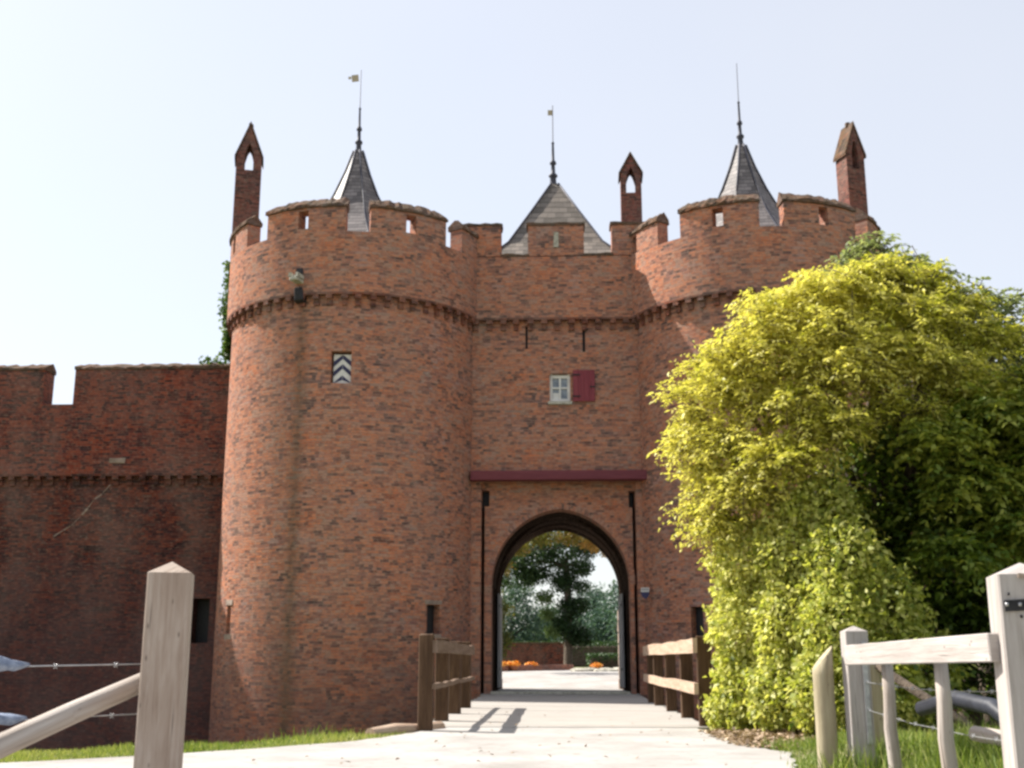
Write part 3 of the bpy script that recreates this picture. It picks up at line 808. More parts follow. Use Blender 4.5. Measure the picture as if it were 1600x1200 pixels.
gx = axis([(-900, -60, 120), (-60, -14, 4), (-14, -6, .5), (-6, 6, .15), (6, 14, .5), (14, 60, 4), (60, 900, 120)])
gy = axis([(-300, -10, 40), (-10, 4, 2), (4, 18, .15), (18, 28, 1), (28, 34, .2), (34, 46, 1), (46, 200, 12), (200, 2500, 230)])
verts = [(x, y, terrain(x, y) + (random.uniform(-.008, .008) if y < 20 else 0)) for y in gy for x in gx]
nx = len(gx)
faces = [(j*nx+i, j*nx+i+1, (j+1)*nx+i+1, (j+1)*nx+i) for j in range(len(gy)-1) for i in range(nx-1)]
me = bpy.data.meshes.new('ground'); me.from_pydata(verts, [], faces); me.materials.append(M['ground'])
me.polygons.foreach_set('use_smooth', [True]*len(faces))
o = bpy.data.objects.new('ground', me); C.objects.link(o); tag(o, kind='structure')

def sheet(name, rows, mat, dz, zf, nsub=14):
    """rows: (y, xleft, xright); a strip of ground laid just above the terrain"""
    vs = []; fs = []
    for y, a, b in rows:
        for i in range(nsub+1):
            x = a + (b-a)*i/nsub
            vs.append((x, y, zf(x, y) + dz))
    n = nsub+1
    for j in range(len(rows)-1):
        for i in range(nsub): fs.append((j*n+i, j*n+i+1, (j+1)*n+i+1, (j+1)*n+i))
    me = bpy.data.meshes.new(name); me.from_pydata(vs, [], fs); me.materials.append(mat)
    me.polygons.foreach_set('use_smooth', [True]*len(fs))
    o = bpy.data.objects.new(name, me); C.objects.link(o); return tag(o, kind='structure')
PL = [(-6, -9), (5, -8.5), (8.3, -8), (9.7, -4.7), (10.3, -3.95), (10.9, -3.35), (11.6, -2.75), (12.4, -2.15), (13.2, -1.85), (14.0, -1.62), (15.0, -1.45), (15.4, -1.45)]
PR = [(-6, 4), (6, 1.75), (8, 1.8), (9.8, 1.93), (10.4, 2.03), (11.1, 2.12), (11.8, 2.0), (12.6, 1.9), (13.6, 1.8), (15.4, 1.78)]
rows = []
for y in frange(-6, 15.35, 120):
    j = .035 if y > 5 else 0
    rows.append((y, lerp_tab(PL, y) + random.uniform(-j, j), lerp_tab(PR, y) + random.uniform(-j, j)))
def flatz(x, y): return max(terrain(x, y), -.03) * (1 if y < 14.6 else .4) + .012
sheet('path', rows, M['path'], .006, flatz, 40)
rows = [(y, -6 - (y-33.2)*.2, 7 + (y-33.2)*.05) for y in frange(33.25, 62, 30)]
rows[0] = (33.25, -4, 5)
sheet('courtyard_path', rows, M['path'], .03, lambda x, y: terrain(x, y), 10)

# ------------------------------------------------------------------ bridge
br = empty('bridge', (.15, 15.2, 0), 'sandy plank footbridge leading up to the archway over the dry moat', 'bridge')
mb = MB()
y = 15.05
k = 0
while y < 27.95:
    wd = random.uniform(.24, .30)
    a, b = -1.62 - random.uniform(0, .10), 1.93 + random.uniform(0, .10)
    mb.box(((a+b)/2, y+wd/2, -.008+random.uniform(-.004, .004)), (b-a, wd-.004, .07), axis=0, bev=.004)
    y += wd; k += 1
mb.build('deck', M['deck'], br)
for x in (-1.3, .15, 1.6):
    mb = MB(); mb.box((x, 21.5, -.22), (.25, 12.9, .34), axis=1); mb.build('girder', M['rail'], br)
def railing(xi, sg, label, ys, yend):
    r = empty('bridge_railing', (xi, ys[0], 0), label, 'railing')
    for y in ys:
        mb = MB(); mb.box((xi + sg*.12, y, .42), (.18, .15, 1.42 + random.uniform(-.01, .05)), jit=.012, bev=.012)
        mb.build('post', M['rail'], r)
    n = 5
    L = 27.9 - ys[0] + .1
    for z, hh, mt, th in (((1.015, .18, 'rail_pale', .055), (.49, .14, 'rail_pale', .06)) if sg > 0 else ((1.00, .15, 'rail_shade', .055), (.53, .06, 'rail_shade', .06))):
        mb = MB()
        # a slightly wavy sawn board
        segs = frange(ys[0]-.12, yend, 12)
        prev = None
        wv = [random.uniform(-.009, .009) for _ in segs]
        for i, (ya, yb) in enumerate(zip(segs, segs[1:])):
            za, zb = z+wv[i], z+wv[i+1]
            ha, hb = hh/2 + wv[i]*.4, hh/2 + wv[i+1]*.4
            x0, x1 = xi - sg*.028, xi + sg*.030
            A = [(x0, ya, za-ha), (x0, yb, zb-hb), (x0, yb, zb+hb), (x0, ya, za+ha)]
            B = [(x1, ya, za-ha), (x1, yb, zb-hb), (x1, yb, zb+hb), (x1, ya, za+ha)]
            mb.face(A, [(p[2], p[1]) for p in A]); mb.face(B[::-1], [(p[2], p[1]) for p in B[::-1]])
            mb.face([A[3], A[2], B[2], B[3]], [(p[0], p[1]) for p in (A[3], A[2], B[2], B[3])])
            mb.face([A[0], B[0], B[1], A[1]], [(p[0], p[1]) for p in (A[0], B[0], B[1], A[1])])
            if i == 0: mb.face([A[0], A[3], B[3], B[0]], [(p[0], p[2]) for p in (A[0], A[3], B[3], B[0])])
        mb.build('rail', M[mt], r)
    return r
railing(-1.43, -1, 'brown wooden railing on the left side of the bridge, below the tower slot', [14.35, 16.45, 18.6, 20.8], 21.1)
railing(1.80, 1, 'brown wooden railing with rails toned as sunlit on the right side of the bridge, beside the bush', [15.25, 17.35, 19.6, 21.9, 23.3], 23.6)
# squared log at the lip of the bank
mb = MB()
mb.tube([(-2.12, 13.75, .0), (-1.9, 14.1, .01), (-1.65, 14.45, .0), (-1.42, 14.9, .01)], [.085, .10, .095, .09], 9, wob=.06)
tag(mb.build('log', M['rail_pale'], None, origin=(-1.75, 14.3, 0)), 'short pale log lying on the bank at the foot of the left bridge railing', 'log')

# ------------------------------------------------------------------ foreground fence pieces
def capped_post(mb, x, y, w, z0, z1, caph, d=None, rot=0.0, lean=0.0, over=0.0):
    d = d or w
    Rm = Matrix.Rotation(rot, 3, 'Z')
    B = Vector((x, y, 0)); off = random.random()*20
    P = lambda a, b, z: tuple(B + Rm @ Vector((a*w/2, b*d/2, z)) + Vector((lean*(z-z1), 0, 0)))
    q = [(-1, -1), (1, -1), (1, 1), (-1, 1)]
    bv = .07
    ring = []
    for (a, b) in q:
        # chamfered corners
        if (a, b) == (-1, -1): ring += [(-1, -1+bv), (-1+bv, -1)]
        if (a, b) == (1, -1): ring += [(1-bv, -1), (1, -1+bv)]
        if (a, b) == (1, 1): ring += [(1, 1-bv), (1-bv, 1)]
        if (a, b) == (-1, 1): ring += [(-1+bv, 1), (-1, 1-bv)]
    zs = frange(z0, z1, 8)
    u = [0]
    for i in range(8): u.append(u[-1] + math.dist((ring[i][0]*w/2, ring[i][1]*d/2), (ring[(i+1)%8][0]*w/2, ring[(i+1)%8][1]*d/2)))
    for za, zb in zip(zs, zs[1:]):
        for i in range(8):
            i2 = (i+1) % 8
            mb.face([P(*ring[i], za), P(*ring[i2], za), P(*ring[i2], zb), P(*ring[i], zb)], [(u[i]+off, za), (u[i+1]+off, za), (u[i+1]+off, zb), (u[i]+off, zb)])
    for i in range(8):
        i2 = (i+1) % 8; k = 1+over
        mb.face([P(ring[i][0]*k, ring[i][1]*k, z1), P(ring[i2][0]*k, ring[i2][1]*k, z1), P(0, 0, z1+caph)], [(u[i]+off, 0), (u[i+1]+off, 0), (u[i]+off, w*.5)])
    mb.face([P(*r, z0) for r in reversed(ring)])

# left gate post
gp = empty('gate_post', (-1.876, 5.72, 0), 'tall weathered grey square post with a pyramid top in the left foreground', 'post')
mb = MB(); capped_post(mb, -1.893, 5.72, .208, -.1, 1.262, .060, rot=R_(13)); mb.build('post', M['silver'], gp)
mb = MB(); mb.box((-1.985, 5.95, .40), (.16, .12, 1.0), jit=.01, bev=.012); mb.build('backing_post', M['olive'], gp, 'brown half-height timber behind the grey post')
bp = MB(); bp.tube([(-2.02, 5.93, .76), (-2.30, 5.6, .595), (-2.62, 5.25, .40), (-3.3, 4.5, -.02)], [.048, .052, .055, .058], 10, wob=.03)
tag(bp.build('brace_pole', M['log'], None, origin=(-2.02, 5.93, .76)), 'peeled round pole slanting down to the left from the tall grey post', 'pole')

def barbed(name, a, b, sag, label, barbs=6, r=.0035):
    mb = MB(); a = Vector(a); b = Vector(b)
    n = 14
    p = [a.lerp(b, i/n) - Vector((0, 0, sag*4*(i/n)*(1-i/n))) for i in range(n+1)]
    p = [q + Vector((0, 0, random.uniform(-.003, .003))) for q in p]; mb.tube(p, r*.8, 5)
    r *= .8
    for k in range(barbs):
        c = a.lerp(b, (k+.5)/barbs); t = (k+.5)/barbs; c = c - Vector((0, 0, sag*4*t*(1-t)))
        for s in (-1, 1): mb.tube([c - Vector((.008, .006, .012*s)), c + Vector((.008, -.006, .012*s))], .0022, 4)
    o = mb.build(name, M['steel'], None, origin=a); return tag(o, label, 'wire')
barbed('barbed_wire', (-2.05, 5.88, .825), (-4.6, 3.4, .80), .01, 'upper strand of barbed wire left of the tall grey post', 12)
barbed('barbed_wire', (-2.05, 5.88, .585), (-4.6, 3.4, .56), .01, 'lower strand of barbed wire left of the tall grey post', 12)
for i, (x, y, z, lb) in enumerate(((-2.48, 5.37, .825, 'blue grey plastic scrap caught on the upper left wire'), (-2.47, 5.37, .587, 'blue grey plastic scrap caught on the lower left wire'))):
    mb = MB()
    pts = [(x-.12, y-.12, z), (x-.05, y-.05, z+.004), (x, y, z-.006), (x+.05, y+.05, z)]
    mb.tube(pts, [.010, .028, .022, .006], 10, wob=.42)
    tag(mb.build('plastic_scrap', M['scrap'], None, origin=(x, y, z)), lb, 'scrap')

# right gate: big post, top rail, small post
fg = empty('field_gate', (2.2, 5.7, 0), 'pale wooden gate on the right with a pyramid topped post and iron strap', 'gate')
mb = MB(); capped_post(mb, 2.262, 5.72, .27, -.1, 1.243, .062, rot=R_(-9)); mb.build('gate_post', M['pale'], fg, 'tall pale post with a pyramid top')
mb = MB(); mb.box((2.245, 5.5850, 1.10), (.25, .006, .052), axis=0, rot=Matrix.Rotation(R_(-3), 3, 'Y')); st = mb.build('iron_strap', M['iron'], fg)
for x in (2.10, 2.16, 2.225, 2.29):
    mb = MB(); mb.lathe((x+.03, 5.580, 1.10), [(0, -.009), (.008, -.008), (.009, .008), (0, .009)], 8); mb.build('bolt', M['steel'], st)
for x, z in ((2.115, 1.15), (2.165, 1.045)):
    mb = MB(); mb.lathe((x+.03, 5.588, z), [(0, -.007), (.006, -.006), (.006, .006), (0, .007)], 8); mb.build('bolt', M['iron'], fg)
mb = MB(); mb.box((2.275, 5.5845, 1.225), (.16, .006, .022), axis=0, rot=Matrix.Rotation(R_(8), 3, 'Y')); mb.build('thin_strip', M['silver'], fg)  # two thin strips in a darker wood colour than the post
mb = MB(); mb.box((2.30, 5.583, 1.175), (.115, .006, .030), axis=0, rot=Matrix.Rotation(R_(2), 3, 'Y')); mb.build('thin_strip', M['silver'], fg)
a = Vector((2.055, 8.33, .878)); b = Vector((2.10, 5.70, .905)); dv = b-a
rot = dv.to_track_quat('Y', 'Z').to_matrix()
mb = MB(); mb.box((a+b)/2, (.06, dv.length, .135), axis=1, rot=rot, bev=.006, jit=.002)
mb.build('top_rail', M['pale'], fg)
# small post with its neighbours
mb = MB(); capped_post(mb, 2.165, 8.58, .16, .1, 1.045, .04)
fp = empty('fence_post', (2.135, 8.58, .2), 'short pale square post with a chamfered cap at the far end of the pale rail', 'post')
mb.build('post', M['pale'], fp)
mb = MB(); mb.box((2.205, 8.488, .62), (.035, .02, .70), bev=.003); mb.build('wire_stay', M['steel'], fp)
mb = MB()
rp = []
n = 14
B0 = Vector((1.945, 8.66, .1)); 
for zc in (0.1, .5, .80): rp.append([B0 + Vector((.075*math.cos(2*PI*k/n), .075*math.sin(2*PI*k/n), zc-.1)) for k in range(n)])
rp.append([B0 + Vector((.075*math.cos(2*PI*k/n), .075*math.sin(2*PI*k/n), .74 + .085*math.cos(2*PI*k/n)+.02)) for k in range(n)])
rp[2] = [p - Vector((0, 0, .06)) for p in rp[2]]
for r0, r1 in zip(rp, rp[1:]):
    for k in range(n):
        k2 = (k+1) % n
        mb.face([r0[k], r0[k2], r1[k2], r1[k]], [(k*.034+3, r0[k].z), (k*.034+3.034, r0[k2].z), (k*.034+3.034, r1[k2].z), (k*.034+3, r1[k].z)], True)
mb.face(rp[-1], [(p.x*2, p.y*2) for p in rp[-1]])
tag(mb.build('round_post', M['olive'], None, origin=tuple(B0)), 'round olive brown post with a slanting sawn top left of the short pale post', 'post')
mb = MB(); mb.box((2.42, 9.15, .47), (.13, .10, .78), jit=.01, bev=.01)
tag(mb.build('back_post', M['olive'], None, origin=(2.36, 9.15, .1)), 'brown square post standing just behind the short pale post', 'post')
for i, (x, y, r, zt, lb) in enumerate(((2.150, 7.74, .040, .815, 'thinner crooked round picket under the pale rail, nearer the short post'), (2.185, 6.78, .042, .84, 'thicker round picket under the pale rail, nearer the tall pale post'))):
    mb = MB(); mb.tube([(x+.02, y, -.15), (x+.012, y+.01, .2), (x-.006, y, .42), (x, y-.01, .62), (x, y, zt)], [r*1.08, r*1.05, r, r*.97, r*.9], 11, wob=.05)
    tag(mb.build('picket', M['log'], None, origin=(x, y, 0)), lb, 'picket', 'round pickets under the pale rail')
mb = MB(); mb.tube([(2.46, 9.1, .80), (2.75, 8.75, .54), (3.0, 8.4, .30)], [.030, .034, .034], 9, wob=.04)
tag(mb.build('brace_pole', M['bark'], None, origin=(2.46, 9.1, .80)), 'grey pole slanting down to the right behind the round pickets', 'pole')
barbed('barbed_wire', (2.2, 8.6, .70), (2.32, 5.9, .70), .03, 'upper strand of barbed wire behind the round pickets', 9)
barbed('barbed_wire', (2.2, 8.6, .51), (2.32, 5.9, .45), .03, 'lower strand of barbed wire behind the round pickets', 9)
# dark bent drain pipe lying in the grass behind the fence
mb = MB(); mb.tube([(2.52, 8.3, .52), (2.62, 7.9, .60), (2.72, 7.5, .56), (2.78, 7.2, .42), (2.80, 7.1, .22)], [.05, .055, .055, .055, .05], 12)
tag(mb.build('drain_pipe', M['dark'], None, origin=(2.6, 7.9, .2)), 'dark bent pipe in the grass behind the pickets', 'pipe')
mb = MB(); mb.tube([(2.50, 7.25, .42), (2.62, 7.0, .40), (2.66, 6.85, .22), (2.67, 6.8, .0)], [.045, .05, .05, .045], 12)
tag(mb.build('drain_pipe', M['log'], None, origin=(2.5, 7.2, .2)), 'lower grey log stump in the grass beside the tall pale post', 'log')

# small shield sign by the arch
sg = empty('shield_sign', (2.16, 27.5, 2.4), 'small blue and white shield plate on the wall right of the archway', 'sign')
def shield(mb, x, y, z, w, h, zc0, zc1):
    pts = []
    for i in range(13):
        t = i/12; pts.append((w/2*(1 - max(0, t-.45)**2*3.2) if t > .45 else w/2, h/2 - h*t))
    pts = [(a if a > 0 else 0, b) for a, b in pts]
    for (a0_, b0), (a1_, b1) in zip(pts, pts[1:]):
        if b1 < zc0 or b0 > zc1: continue
        mb.face([(x-a0_, y, z+b0), (x-a1_, y, z+b1), (x+a1_, y, z+b1), (x+a0_, y, z+b0)])
mb = MB(); mb.box((2.16, 27.53, 2.43), (.19, .02, .11)); mb.build('plate', M['white'], sg)
mb = MB(); shield(mb, 2.16, 27.515, 2.33, .19, .22, -.2, .055)
mb.build('blue_field', M['bluesign'] if 'bluesign' in M else M['navy'], sg)
for k in range(4):
    mb = MB(); mb.box((2.10+k*.04, 27.517, 2.44), (.018, .006, .05)); mb.build('mark', M['navy'], sg)

# ------------------------------------------------------------------ foliage
def leaf_mesh(name, P, D, N, L, W, tint, mat, parent=None, origin=(0, 0, 0)):
    """P base points, D directions, N approximate normals (n,3); rhombic leaves"""
    n = len(P)
    D = D / np.linalg.norm(D, axis=1, keepdims=True)
    S = np.cross(D, N); S /= (np.linalg.norm(S, axis=1, keepdims=True) + 1e-9)
    U = np.cross(S, D)
    base = np.array(wloc(parent) if parent is not None else origin)
    P = P - base
    L = np.asarray(L).reshape(-1, 1) * np.ones((n, 1)); W = np.asarray(W).reshape(-1, 1) * np.ones((n, 1))
    V = np.empty((n, 4, 3))
    V[:, 0] = P; V[:, 1] = P + D*L*.45 + S*W*.5 + U*W*.18; V[:, 2] = P + D*L - U*L*.10; V[:, 3] = P + D*L*.45 - S*W*.5 + U*W*.18
    me = bpy.data.meshes.new(name)
    me.vertices.add(n*4); me.vertices.foreach_set('co', V.astype(np.float32).ravel())
    me.loops.add(n*4); me.loops.foreach_set('vertex_index', np.arange(n*4, dtype=np.int32))
    me.polygons.add(n); me.polygons.foreach_set('loop_start', np.arange(0, n*4, 4, dtype=np.int32))
    me.polygons.foreach_set('loop_total', np.full(n, 4, dtype=np.int32))
    at = me.attributes.new('tint', 'FLOAT_COLOR', 'POINT')
    tt = np.repeat(np.clip(tint, 0, 1), 4)
    col = np.stack([tt, tt, tt, np.ones_like(tt)], 1).astype(np.float32)
    at.data.foreach_set('color', col.ravel())
    me.update(calc_edges=True); me.materials.append(mat)
    o = bpy.data.objects.new(name, me); C.objects.link(o)
    if parent is not None: o.parent = parent
    else: o.location = base
    return o

def rand_dir(n): 
    v = RNG.normal(size=(n, 3)); return v/np.linalg.norm(v, axis=1, keepdims=True)

def sprays(clumps, L=(.35, .65), leafL=.085, leafW=.042, pairs=9, tint=.6, droop=.35, shell=.55, tj=.12):
    """clumps: (x,y,z, rx,ry,rz, n, tint); arching twigs carrying paired leaflets"""
    Ps = []; Ds = []; Ns = []; T = []; tw = []
    for (x, y, z, rx, ry, rz, n, tn) in clumps:
        d = rand_dir(n); d[:, 2] = d[:, 2]*.9 + .05
        rad = shell + (1-shell)*RNG.random((n, 1))**.6
        rad = np.where(RNG.random((n, 1)) < .13, rad*RNG.uniform(1.15, 1.6, (n, 1)), rad)
        s = np.array([x, y, z]) + d*np.array([rx, ry, rz])*rad
        out = d*np.array([1, 1, .45]) + RNG.normal(size=(n, 3))*.40; out[:, 2] += .12
        out /= np.linalg.norm(out, axis=1, keepdims=True)
        ln = RNG.uniform(L[0], L[1], (n, 1))
        s = s - out*ln*.6
        tc = tn + RNG.normal(size=n)*tj
        for i in range(0, n, max(1, n//60)): 
            e = s[i] + out[i]*ln[i] - np.array([0, 0, droop*ln[i, 0]]); tw.append((s[i], s[i]+out[i]*ln[i]*.5 - np.array([0, 0, droop*ln[i, 0]*.25]), e))
        side = np.cross(out, np.array([0, 0, 1.0])); side /= np.linalg.norm(side, axis=1, keepdims=True)+1e-9
        for k in range(pairs):
            t = (k+1)/pairs
            base = s + out*ln*t - np.array([0, 0, 1.0])*droop*ln*t*t
            tang = out - np.array([0, 0, 1.0])*2*droop*t
            for sgn in (-1, 1):
                dd = side*sgn*.9 + tang*.5 + RNG.normal(size=(n, 3))*.28 - np.array([0, 0, .15])
                nn = np.array([0, 0, 1.0]) + RNG.normal(size=(n, 3))*.55
                Ps.append(base + RNG.normal(size=(n, 3))*.008); Ds.append(dd); Ns.append(nn)
                T.append(tc + RNG.normal(size=n)*.12 + .18*(t-.5))
    P = np.concatenate(Ps); D = np.concatenate(Ds); Nn = np.concatenate(Ns); T = np.concatenate(T)
    k = len(P)
    return P, D, Nn, leafL*RNG.uniform(.5, 1.4, k), leafW*RNG.uniform(.6, 1.4, k), T, tw

def limbs(parent, base, clumps, r0, mat, fork_z, name='trunk', lean=(0, 0)):
    mb = MB()
    base = Vector(base); top = base + Vector((lean[0], lean[1], fork_z))
    mid = base.lerp(top, .5) + Vector((random.uniform(-.08, .08)*fork_z*.3, random.uniform(-.05, .05), 0))
    mb.tube([base - Vector((0, 0, .2)), base + Vector((0, 0, .05)), mid, top], [r0*1.5, r0*1.15, r0*.9, r0*.75], 12, wob=.06)
    tr_ = mb.build(name, mat, parent)
    for c in clumps:
        e = Vector(c[:3]); m1 = top.lerp(e, .45) + Vector((random.uniform(-.1, .1), random.uniform(-.1, .1), random.uniform(.0, .12)))*(e-top).length
        lb = MB(); L = (e-top).length
        lb.tube([top - Vector((0, 0, r0)), top.lerp(m1, .5) + Vector((0, 0, .02*L)), m1, m1.lerp(e, .55), e], [r0*.55, r0*.42, r0*.3, r0*.2, r0*.08], 7, wob=.05)
        lb.build('limb', mat, tr_)
    return tr_

# golden tree beside the right tower ---------------------------------------
gt = empty('golden_tree', (4.0, 14.9, -.1), 'large golden yellow tree overhanging the bridge and hiding the right tower', 'tree')
CL = [ # x,y,z, rx,ry,rz, n, tint
 (2.10,14.6,4.50,.40,.55,.34,130,.84), (2.45,14.5,4.25,.55,.6,.38,190,.78), (1.92,14.7,3.72,.34,.5,.28,110,.84), (2.25,14.5,3.55,.5,.6,.38,190,.76),
 (1.95,14.7,3.22,.25,.4,.20,60,.78), (2.05,14.7,2.55,.32,.45,.34,110,.70), (2.30,14.4,2.95,.5,.55,.4,180,.74), (2.6,14.4,5.0,.40,.55,.28,95,.84),
 (3.00,14.5,5.35,.50,.6,.34,190,.86), (2.95,14.3,4.65,.6,.65,.42,260,.78), (3.55,14.4,5.55,.5,.6,.36,190,.82), (3.55,14.2,4.95,.6,.65,.42,250,.76),
 (3.0,14.1,3.95,.6,.6,.38,190,.66), (3.6,14.0,4.35,.6,.6,.38,230,.80), (4.2,14.2,4.65,.65,.6,.36,230,.74), (4.15,14.6,5.35,.55,.6,.36,170,.70),
 (2.85,14.0,3.25,.55,.55,.42,210,.66), (3.35,13.9,3.65,.45,.5,.35,160,.62), (4.75,14.4,5.15,.6,.6,.36,150,.60), (4.8,14.2,4.45,.65,.6,.36,190,.62),
 (5.45,14.6,4.95,.5,.6,.30,110,.50), (4.25,14.9,5.85,.45,.55,.26,130,.70), (4.75,15.0,5.75,.50,.55,.26,120,.58), (5.35,15.0,5.45,.45,.5,.22,80,.52), (6.0,14.9,5.0,.5,.5,.25,70,.48), (1.80,14.6,3.98,.2,.35,.14,30,.86), (1.58,14.7,3.55,.22,.3,.10,26,.88), (1.60,14.6,4.25,.22,.3,.09,24,.88), (1.75,14.7,2.75,.2,.3,.08,16,.8), (2.3,14.4,4.75,.35,.45,.2,70,.86), (3.3,14.4,2.7,.6,.6,.4,130,.40), (5.5,14.3,4.1,.6,.6,.4,160,.45), (4.3,14.0,3.9,.5,.5,.3,120,.50)]
CL = [(c[0], c[1], c[2], c[3]*1.04, c[4], c[5]*.74, int(c[6]*.92), c[7] + .07) for c in CL] + [(4.4,14.9,5.95,.42,.5,.2,90,.66), (4.9,15.0,5.85,.42,.5,.2,80,.60), (5.35,15.0,5.55,.40,.5,.2,70,.55), (3.9,14.7,5.75,.4,.5,.2,80,.74)]
P, D, Nn, LL, WW, T, tw = sprays(CL, leafL=.074, leafW=.032, pairs=9, tj=.17)
tk = limbs(gt, (4.3, 15.3, -.1), [c for c in CL[::2]], .17, M['bark'], 1.9)
cr = leaf_mesh('crown', P, D, Nn, LL, WW, T, M['leafY'], gt)
mb = MB()
for a, b, c_ in tw[::2]: mb.tube([a, b, c_], [.007, .005, .003], 4)
mb.build('twig', M['bark'], tk)

# darker green tree behind and to the right --------------------------------
dt = empty('dark_tree', (5.6, 16.0, -.1), 'dark green tree at the right edge, behind the golden tree and the pale gate', 'tree')
CL2 = [(4.1,15.0,3.1,.8,.6,.55,190,.42), (4.6,14.8,3.7,.8,.6,.4,210,.50), (5.4,14.9,3.5,.8,.7,.5,230,.52), (6.2,15.0,3.8,.8,.7,.5,230,.50), (5.0,14.7,2.7,.8,.6,.45,220,.52),
 (5.8,14.6,2.6,.8,.6,.4,220,.58), (6.6,14.8,3.0,.8,.6,.5,200,.48), (4.0,14.9,2.3,.7,.5,.5,180,.40), (4.8,15.2,1.8,.9,.5,.5,190,.25), (5.8,15.2,1.6,.9,.5,.6,200,.20), (6.6,15.2,2.0,.8,.5,.6,180,.25),
 (4.6,15.4,.9,1.0,.5,.6,180,.18), (5.8,15.4,.8,1.0,.5,.6,180,.16), (6.8,15.4,1.0,.8,.5,.7,150,.18), (7.0,15.4,4.4,.8,.7,.5,140,.5), (5.6,15.6,4.35,.7,.6,.25,90,.45), (6.3, 15.6, 4.5,.6,.6,.22,70,.45),
 (5.3,13.9,3.75,.55,.5,.30,150,.72), (6.0,13.9,3.3,.55,.5,.30,150,.75), (5.0,13.8,2.95,.5,.5,.28,120,.68), (5.7,13.8,2.4,.55,.5,.28,130,.66), (4.6,13.7,3.45,.4,.45,.25,90,.70), (6.1,13.9,4.2,.5,.5,.28,130,.75), (4.7,13.6,2.1,.45,.4,.25,80,.5)]
P, D, Nn, LL, WW, T, tw = sprays(CL2, leafL=.10, leafW=.055, pairs=8, L=(.35, .7))
limbs(dt, (5.5, 16.0, -.3), [c for c in CL2[::2]], .16, M['bark'], 1.4)
leaf_mesh('crown', P, D, Nn, LL, WW, T, M['leafG'], dt)

# thin grey-green tree behind, top right ------------------------------------
tt = empty('thin_tree', (6.6, 19.0, -2.7), 'thin grey green treetop showing above the golden tree against the sky', 'tree')
CL3 = [(5.5,18.6,7.5,.5,.6,.36,75,.55), (5.0,18.6,7.3,.3,.5,.25,30,.55), (6.2,18.8,7.25,.5,.6,.3,55,.55), (5.9,18.8,7.0,.7,.7,.5,95,.5), (6.6,19,6.6,.8,.7,.5,170,.5), (7.2,19,6.0,.8,.7,.5,170,.45), (5.6,18.6,6.3,.8,.7,.55,190,.5), (6.5,18.8,5.6,.8,.7,.6,170,.45), (7.7,19.2,6.6,.8,.7,.5,110,.5), (8.3,19.2,5.7,.8,.7,.5,130,.45)]
P, D, Nn, LL, WW, T, tw = sprays(CL3, leafL=.10, leafW=.055, pairs=7, L=(.4, .8))
tk = limbs(tt, (6.8, 19.2, -2.7), CL3, .16, M['bark'], 6.2)
leaf_mesh('crown', P, D, Nn, LL, WW, T, M['leafT'], tt)
mb = MB()
for a, b, c_ in tw: mb.tube([a, b, c_], [.010, .007, .004], 4)
mb.build('twig', M['bark'], tk)

# bush at the bank -----------------------------------------------------------
bu = empty('ivy_bush', (2.9, 14.4, 0), 'dense yellow green leafy bush reaching the ground at the right end of the bridge', 'bush')
CB = [(2.45,14.7,.50,.45,.5,.5,900,.55), (2.45,14.7,1.25,.48,.5,.6,1100,.66), (2.5,14.7,2.05,.48,.55,.5,1000,.70), (2.75,14.0,.50,.45,.5,.5,900,.52), (2.85,14.0,1.25,.45,.5,.6,1000,.64),
      (2.95,14.1,2.05,.5,.5,.55,900,.62), (3.05,13.3,.50,.42,.5,.5,800,.48), (3.2,13.3,1.2,.42,.5,.6,800,.52), (3.35,13.5,1.9,.45,.5,.5,700,.50), (2.2,14.9,.22,.3,.35,.25,420,.60), (3.2,14.0,2.6,.45,.5,.35,450,.50),
      (3.5,13.0,.55,.42,.5,.55,700,.35), (3.7,13.3,1.3,.45,.5,.6,600,.38), (4.1,13.6,.7,.5,.5,.6,500,.25)]
Ps = []; Ds = []; Ns = []; Ts = []; Ls = []
for (x, y, z, rx, ry, rz, n, tn) in CB:
    n = int(n*3.9)
    d = rand_dir(n); rad = .72 + .36*RNG.random((n, 1))
    lump = 1 + .17*np.sin(d[:, :1]*11 + z*3)*np.cos(d[:, 2:]*10 + x*5)
    rad = np.where(RNG.random((n, 1)) < .07, rad*1.18, rad)
    p = np.array([x, y, z]) + d*np.array([rx, ry, rz])*rad*lump
    p[:, 2] = np.maximum(p[:, 2], .02)
    Ps.append(p); dd = d*.6 + RNG.normal(size=(n, 3))*.6; dd[:, 2] -= .45; Ds.append(dd)
    Ns.append(d*.5 + RNG.normal(size=(n, 3))*.55 + np.array([-.35, 0, .35])); Ts.append(tn + .12 + RNG.normal(size=n)*.22)
P = np.concatenate(Ps); k = len(P)
leaf_mesh('foliage', P, np.concatenate(Ds), np.concatenate(Ns), .072*RNG.uniform(.45, 1.5, k), .05*RNG.uniform(.6, 1.4, k), np.concatenate(Ts), M['leafB'], bu)
mb = MB()
for c in CB: mb.tube([(3.0, 14.6, -.1), ((3.0+c[0])/2, 14.5, c[2]*.55), (c[0], c[1], c[2])], [.035, .022, .01], 6)
mb.build('stem', M['bark'], bu)

